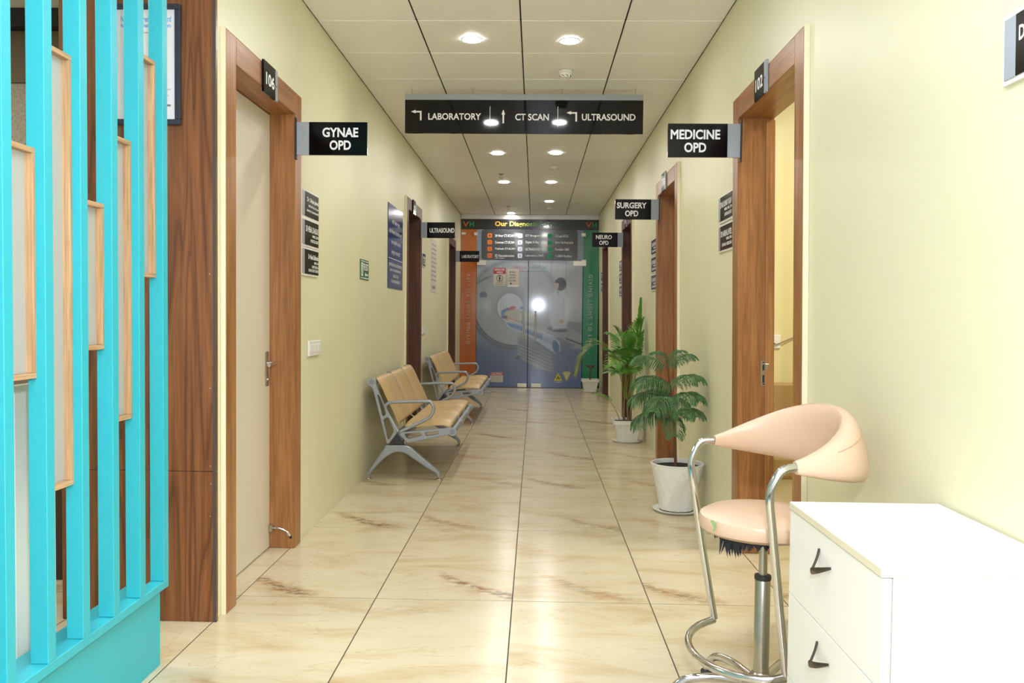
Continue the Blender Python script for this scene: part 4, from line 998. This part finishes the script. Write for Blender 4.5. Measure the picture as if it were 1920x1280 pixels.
PALM_Z = Matrix.Translation((0, 0, 0.2))
for i, (pts, r_) in enumerate([([(-0.03, 0, -0.02), (-0.035, 0, 0.1), (-0.03, 0, 0.22)], 0.014), ([(0.03, 0.01, -0.02), (0.035, 0.01, 0.12), (0.05, 0.0, 0.26)], 0.014), ([(0.01, -0.02, -0.02), (0.0, -0.02, 0.1), (-0.005, -0.03, 0.2)], 0.011)]):
    P = spline(pts, 4); MB().sweep(P, [r_ * (1 - 0.45 * k / (len(P) - 1)) for k in range(len(P))], 8).build('cane', M_husk, palm, PALM_Z, smooth=True)
def frond(parent, pts, nl, ll, wd, m, seed, spread=1.0, u0=0.4, stem_r=0.0045, up=0.2, mstem=None):
    rg = random.Random(seed); P = spline(pts, 8); N = len(P); mb = MB()
    st = MB().sweep(P, [stem_r * (1 - 0.75 * i / (N - 1)) for i in range(N)], 6)
    st.build('stalk', mstem or M_stem, parent, PALM_Z, smooth=True)
    for i in range(nl):
        u = u0 + (1 - u0) * i / (nl - 1); k = u * (N - 1); a = int(min(N - 2, k)); p = P[a].lerp(P[a+1], k - a); t = (P[a+1] - P[a]).normalized()
        side = t.cross(Vector((0, 0, 1)))
        if side.length < 0.25: side = t.cross(Vector((0.3, 1, 0)))
        side.normalize(); nrm = side.cross(t).normalized()
        v = (u - u0) / (1 - u0); ln = ll * (0.55 + 0.45 * math.sin(math.pi * min(1, 0.15 + v * 0.8))) * rg.uniform(0.88, 1.1) * (1 - 0.35 * v)
        for s in (-1, 1):
            d = (t * (0.55 + 0.9 * v) + side * s * spread + nrm * up).normalized(); dr = Vector((0, 0, -1))
            a0 = p; a1 = p + d * ln * 0.45; a2 = p + d * ln * 0.8 + dr * ln * 0.08; a3 = p + d * ln + dr * ln * 0.25
            for q_ in (a1, a2, a3):
                if q_.x > 0.11: q_.x = min(0.145, 0.11 + (q_.x - 0.11) * 0.3)
            w1 = d.cross(nrm).normalized() * wd
            vs = [mb.bm.verts.new(a0), mb.bm.verts.new(a1 + w1), mb.bm.verts.new(a1 - w1), mb.bm.verts.new(a1 + nrm * wd * 0.5), mb.bm.verts.new(a2 + w1 * 0.7), mb.bm.verts.new(a2 - w1 * 0.7), mb.bm.verts.new(a2 + nrm * wd * 0.35), mb.bm.verts.new(a3)]
            F = mb.bm.faces.new
            F((vs[0], vs[1], vs[3])); F((vs[0], vs[3], vs[2])); F((vs[1], vs[4], vs[6], vs[3])); F((vs[3], vs[6], vs[5], vs[2])); F((vs[4], vs[7], vs[6])); F((vs[6], vs[7], vs[5]))
    me = bpy.data.meshes.new('frond'); mb.bm.to_mesh(me); mb.bm.free()
    return link('frond', me, m, parent, PALM_Z)
FR = [  # base, mid, tip in the palm's frame; leaflets, length, width, material, start, spread
    ([(0.05, 0, 0.24), (0.085, 0.0, 0.62), (0.115, -0.01, 0.98), (0.125, -0.02, 1.17)], 24, 0.22, 0.0056, M_palm, 0.5, 0.22),
    ([(0.04, 0, 0.24), (0.06, -0.03, 0.55), (0.09, -0.08, 0.85), (0.12, -0.14, 0.98)], 24, 0.25, 0.0062, M_palm, 0.42, 0.7),
    ([(-0.02, 0, 0.22), (0.0, -0.06, 0.45), (0.0, -0.14, 0.66), (-0.02, -0.26, 0.72)], 24, 0.27, 0.0062, M_palm, 0.5, 0.95),
    ([(-0.03, 0, 0.2), (-0.06, -0.02, 0.42), (-0.1, -0.06, 0.62), (-0.16, -0.1, 0.68)], 22, 0.26, 0.0062, M_palm, 0.5, 0.95),
    ([(-0.03, 0, 0.2), (-0.04, -0.06, 0.38), (-0.08, -0.14, 0.5), (-0.16, -0.2, 0.5)], 22, 0.25, 0.0062, M_palm, 0.5, 0.95),
    ([(0.0, -0.02, 0.2), (0.01, -0.12, 0.4), (0.0, -0.22, 0.52), (-0.02, -0.34, 0.52)], 22, 0.25, 0.0062, M_palm, 0.5, 0.95),
    ([(0.03, 0, 0.22), (0.07, -0.06, 0.45), (0.1, -0.16, 0.6), (0.11, -0.28, 0.6)], 22, 0.22, 0.0062, M_palm, 0.4, 0.8),
    ([(0.0, 0.02, 0.22), (-0.02, 0.08, 0.55), (-0.05, 0.16, 0.78), (-0.1, 0.24, 0.84)], 22, 0.25, 0.0062, M_palm, 0.45, 0.9),
    ([(0.02, 0.02, 0.24), (0.06, 0.1, 0.6), (0.09, 0.22, 0.85), (0.1, 0.34, 0.86)], 22, 0.18, 0.0056, M_palm, 0.45, 0.6),
    ([(-0.02, 0.0, 0.22), (-0.03, -0.02, 0.52), (-0.06, -0.05, 0.78), (-0.12, -0.06, 0.9)], 24, 0.22, 0.0056, M_palm, 0.48, 0.7),
    ([(0.04, 0.0, 0.24), (0.05, 0.02, 0.5), (0.09, -0.02, 0.78), (0.12, -0.06, 0.82)], 22, 0.22, 0.0056, M_palm, 0.45, 0.6),
    ([(0.02, -0.02, 0.22), (0.03, -0.06, 0.46), (0.05, -0.12, 0.68), (0.06, -0.2, 0.8)], 24, 0.24, 0.0056, M_palm, 0.48, 0.8),
    ([(-0.01, -0.02, 0.22), (-0.03, -0.1, 0.5), (-0.08, -0.2, 0.62), (-0.15, -0.3, 0.58)], 22, 0.24, 0.0056, M_palm, 0.5, 0.9),
    ([(-0.02, 0.0, 0.22), (-0.12, 0.05, 0.6), (-0.28, 0.08, 0.76), (-0.42, 0.06, 0.68), (-0.5, 0.02, 0.5)], 20, 0.18, 0.007, M_palmy, 0.35, 0.35),
    ([(-0.07, -0.05, 0.0), (-0.13, -0.08, 0.13), (-0.2, -0.1, 0.22), (-0.29, -0.12, 0.26)], 14, 0.2, 0.0056, M_palm, 0.55, 0.85),
]
for i, (pts, nl, ll, wd, m, u0, spd) in enumerate(FR): frond(palm, pts, nl, ll, wd, m, 11 + i, spd, u0)
SZ = Matrix.Translation((0, 0, 0.185))
MB().sweep([(0, 0, -0.02), (0.0, 0, 0.12), (0.01, 0, 0.2)], [0.014, 0.011, 0.008], 8).build('stem', M_bark, small, SZ, smooth=True)
for i in range(7):
    a = i * 2 * math.pi / 7 + 0.2; d = Vector((math.cos(a), math.sin(a), 0)); b = Vector((0.008, 0, 0.19)); L_ = 0.12 + 0.02 * (i % 3); w_ = Vector((-d.y, d.x, 0)) * 0.02
    mb = MB(); p = [b, b + d * L_ * 0.5 + Vector((0, 0, 0.055)), b + d * L_ + Vector((0, 0, 0.01 if i % 2 else 0.05))]
    mb.poly([p[0], p[1] + w_, p[1] + Vector((0, 0, 0.008))]); mb.poly([p[0], p[1] + Vector((0, 0, 0.008)), p[1] - w_]); mb.poly([p[1] + w_, p[2], p[1] + Vector((0, 0, 0.008))]); mb.poly([p[1] + Vector((0, 0, 0.008)), p[2], p[1] - w_])
    mb.build('leaf', M_dry, small, SZ)

# ------------------------------------------------------------------ consulting room contents
sk = empty('socket_board', (1.565, 5.6, 1.09), label='white socket board on the yellow wall seen through the open doorway', cat='socket')
MB().box(-0.09, 0.055, -0.014, -0.0005, -0.045, 0.045, 0.003).build('plate', M_white, sk)
mb = MB()
for x, z, r_ in ((0.0, 0.008, 0.006), (-0.015, -0.012, 0.004), (0.015, -0.012, 0.004)): mb.lathe([(r_, -0.0155), (r_, -0.0145)], (x, 0, z), 10, 'y')
mb.build('socket_holes', M_charcoal, sk)
cb = MB().sweep(spline([(1.48, 5.578, 1.072), (1.56, 5.578, 1.07), (1.6, 5.578, 1.075), (1.72, 5.588, 1.125), (2.1, 5.592, 1.28)], 5), 0.004, 6).build('cable', mat('grey_cable', '#8d8364', 0.5), None, smooth=True, label='thin cable running from the socket board along the yellow wall', cat='cable')
cc = empty('examination_couch', (2.05, 5.2, 0), label='tan upholstered couch seen through the open doorway', cat='couch')
M_couch = mat('tan_couch_vinyl', '#a98c5c', 0.5)
MB().box(-0.68, 0.7, 0.3, 0.392, 0.2, 0.82, 0.012, 2).build('back_panel', M_couch, cc)
MB().box(-0.68, 0.7, -0.35, 0.295, 0.32, 0.45, 0.02, 2).build('seat', M_couch, cc)
MB().box(-0.66, 0.68, -0.33, 0.28, 0.001, 0.319, 0.004).build('base', mat('pale_couch_base', '#d8cba4', 0.5), cc)
cu_ = MB(); P = []
cu_.sweep([(1.42, 5.2, 0.53), (1.44, 5.2, 0.53), (1.65, 5.2, 0.53), (1.68, 5.2, 0.53)], [0.02, 0.075, 0.075, 0.02], 16); cu_.build('bolster_cushion', mat('pale_cushion', '#cdb98a', 0.6), None, smooth=True, label='pale rounded cushion lying on the tan couch', cat='cushion')

# ------------------------------------------------------------------ salon stool
ST = empty('salon_stool', (0.70, 2.65, 0), R(180 + 13.5), label='peach vinyl stool with wraparound backrest and chrome arms beside the white drawers', cat='stool')
# local frame: +x is forward (towards the corridor), +y is the near side
def ring_sweep(mb, path, half_w, half_h, n=16):
    """path of points with horizontal normal; elliptical-ish section (half_w across, half_h vertical)."""
    N = len(path); rings = []
    for i, p in enumerate(path):
        a = path[max(0, i-1)]; b = path[min(N-1, i+1)]; t = Vector((b.x - a.x, b.y - a.y, 0)).normalized(); nr = Vector((-t.y, t.x, 0))
        rg_ = []
        for k in range(n):
            an = 2 * math.pi * k / n; c_, s_ = math.cos(an), math.sin(an)
            c_ = math.copysign(abs(c_) ** 0.8, c_); s_ = math.copysign(abs(s_) ** 0.8, s_)
            lean = 0.22 * half_h[i] * s_
            rg_.append(mb.bm.verts.new(p + nr * (half_w[i] * c_ + lean) + Vector((0, 0, half_h[i] * s_))))
        rings.append(rg_)
    for a, b in zip(rings, rings[1:]):
        for k in range(n): mb.bm.faces.new((a[k], a[(k+1) % n], b[(k+1) % n], b[k]))
    mb.bm.faces.new(rings[0][::-1]); mb.bm.faces.new(rings[-1])
path, hw, hh = [], [], []
for i in range(41):
    th = math.pi * i / 40; e = math.sin(th)
    x = -0.295 * (e ** 0.75); y = 0.262 * math.cos(th) * (1 + 0.06 * e)
    path.append(Vector((x + 0.02, y, 0.825 + 0.04 * e)))
    hw.append(0.014 + 0.022 * min(1, e * 2.2)); hh.append(0.018 + 0.092 * e ** 0.8)
mb = MB(); ring_sweep(mb, path, hw, hh, 20); br = mb.build('backrest', M_peach, ST, smooth=True)
seam = [Vector((p.x * 1.0, p.y, p.z + h_ * 0.35)) for p, h_ in zip(path, hh)]
mb = MB()
SP = []
for i, p in enumerate(path):
    a = path[max(0, i-1)]; b = path[min(40, i+1)]; t = Vector((b.x - a.x, b.y - a.y, 0)).normalized(); nr = Vector((-t.y, t.x, 0))
    ca, sa = 0.866 ** 0.8, 0.5 ** 0.8; SP.append(p - nr * (hw[i] * ca - 0.22 * hh[i] * sa + 0.0008) + Vector((0, 0, hh[i] * sa)))
mb.sweep(SP[4:-4], 0.0016, 5); mb.build('piping', mat('seam_thread', '#c8a488', 0.6), br)
SCX = -0.02
MB().lathe([(0.10, 0.574), (0.17, 0.576), (0.189, 0.588), (0.195, 0.608), (0.188, 0.628), (0.162, 0.642), (0.09, 0.649), (0.02, 0.65)], (SCX, 0, 0), 48).build('seat', M_peach, ST, smooth=True)
mb = MB(); ang = R(12); c0 = Vector((SCX + 0.183, 0.05, 0.615))
mb.poly([c0 + Vector((0.004, 0.02 * math.cos(k * math.pi / 4) * (1 + 0.25 * (k % 2)), 0.016 * math.sin(k * math.pi / 4))) for k in range(8)])
mb.build('green_sticker', mat('green_patch', '#9fc487', 0.5), ST, label='torn pale green sticker on the seat edge')
# torn lining under the seat
rg = random.Random(3); mb = MB()
for k in range(26):
    a = R(-30 + 4.2 * k); r0 = 0.15; c = Vector((SCX + r0 * math.cos(a), r0 * math.sin(a), 0.5755)); d = Vector((-math.sin(a), math.cos(a), 0)) * 0.011
    dp = 0.012 + 0.02 * rg.random() + (0.035 if 9 < k < 16 else 0)
    tip = c + Vector((rg.uniform(-0.02, 0.01), rg.uniform(-0.012, 0.012), -dp)); inn = c - Vector((math.cos(a), math.sin(a), 0)) * 0.02
    mb.poly([c - d, c + d, tip]); mb.poly([inn - d, tip + Vector((-0.004, 0.002, 0.004)), inn + d])
mb.build('torn_lining', mat('black_lining', '#23252a', 0.8), ST)
TR = 0.0125
for s in (-1, 1):
    pts = [(0.022, s * 0.262, 0.826), (0.06, s * 0.268, 0.822), (0.085, s * 0.268, 0.795), (0.1, s * 0.266, 0.745), (0.088, s * 0.262, 0.65), (0.066, s * 0.255, 0.5), (0.044, s * 0.245, 0.36), (0.02, s * 0.235, 0.215)]
    MB().sweep(spline(pts, 6), TR, 14).build('arm_tube', M_chrome, ST, smooth=True)
    MB().sweep([(0.066, s * 0.25, 0.565), (0.0, s * 0.1, 0.566)], 0.007, 8).build('seat_bracket', M_steel, ST, smooth=True)
rp = [(0.02, 0.235, 0.212)] + [(0.02 + 0.17 * math.sin(math.pi * k / 16), 0.235 * math.cos(math.pi * k / 16), 0.21 - 0.02 * math.sin(math.pi * k / 16)) for k in range(1, 16)] + [(0.02, -0.235, 0.212)]
MB().sweep(rp, TR, 14).build('foot_ring', M_chrome, ST, smooth=True)
PXs = -0.03
MB().lathe([(0.0135, 0.43), (0.0135, 0.572)], (PXs, 0, 0), 20).build('gas_rod', M_steel, ST, smooth=True)
MB().lathe([(0.024, 0.12), (0.024, 0.43), (0.022, 0.433)], (PXs, 0, 0), 24).build('column', M_steel, ST, smooth=True)
MB().lathe([(0.0255, 0.422), (0.0265, 0.428), (0.0255, 0.436), (0.015, 0.438)], (PXs, 0, 0), 24).build('column_collar', M_charcoal, ST, smooth=True)
MB().lathe([(0.045, 0.07), (0.045, 0.1), (0.034, 0.118), (0.026, 0.128)], (PXs, 0, 0), 24).build('hub', M_steel, ST, smooth=True)
for a in (-20, -80, -140, 40, 100, 165):
    d = Vector((math.cos(R(a)), math.sin(R(a)), 0)); b = Vector((PXs, 0, 0))
    P = spline([b + d * 0.03 + Vector((0, 0, 0.09)), b + d * 0.14 + Vector((0, 0, 0.098)), b + d * 0.23 + Vector((0, 0, 0.085)), b + d * 0.275 + Vector((0, 0, 0.05)), b + d * 0.29 + Vector((0, 0, 0.02))], 5)
    lg = MB().sweep(P, 0.0135, 12).build('leg', M_chrome, ST, smooth=True)
    e = P[-1]; MB().lathe([(0.02, 0.0005), (0.021, 0.014), (0.012, 0.022)], (e.x, e.y, 0), 14).build('foot_pad', M_charcoal, lg, smooth=True)

# ------------------------------------------------------------------ white chest of drawers
cd = empty('chest_of_drawers', (0.69, 1.66, 0), label='white laminate chest of drawers at the lower right', cat='chest of drawers')
D, Wd = 0.392, 0.60
MB().box(-0.002, D, 0.0, Wd, 0.7405, 0.758, 0.0012).build('top', M_cab, cd)
MB().box(-0.0028, -0.0021, 0.001, Wd - 0.001, 0.741, 0.7575).build('edge_band', M_cabedge, cd)
MB().box(0.023, D, 0.004, Wd - 0.004, 0.06, 0.740, 0.001).build('carcass', M_cab, cd)
MB().box(0.0195, 0.0228, 0.02, Wd - 0.008, 0.06, 0.738).build('front_gap_shade', M_gap, cd)  # dark strip painting the shade of the slit behind the drawer fronts
MB().box(0.05, D, 0.02, Wd - 0.02, 0.0, 0.0595).build('plinth', M_cab, cd)
for z0, z1 in ((0.5145, 0.7385), (0.289, 0.5125), (0.064, 0.287)):
    dw = MB().box(0.0, 0.019, 0.001, Wd - 0.001, z0, z1, 0.001).build('drawer', M_cab, cd)
    yh, zh = 0.345, z0 + 0.152
    mb = MB()
    mb.sweep(spline([(-0.001, yh + 0.02, zh + 0.03), (-0.008, yh + 0.015, zh + 0.008), (-0.022, yh + 0.01, zh - 0.022)], 4), [(0.003, 0.004)] * 8 + [(0.0025, 0.008)], 8)
    mb.sweep(spline([(-0.022, yh + 0.012, zh - 0.022), (-0.019, yh - 0.03, zh - 0.008), (-0.001, yh - 0.06, zh + 0.006)], 4), [(0.008, 0.0025), (0.0085, 0.0025), (0.008, 0.0025), (0.0075, 0.0025), (0.007, 0.0025), (0.006, 0.0025), (0.005, 0.0025), (0.004, 0.002), (0.003, 0.002)], 8)
    mb.build('handle', M_metalbrown, dw, smooth=True)
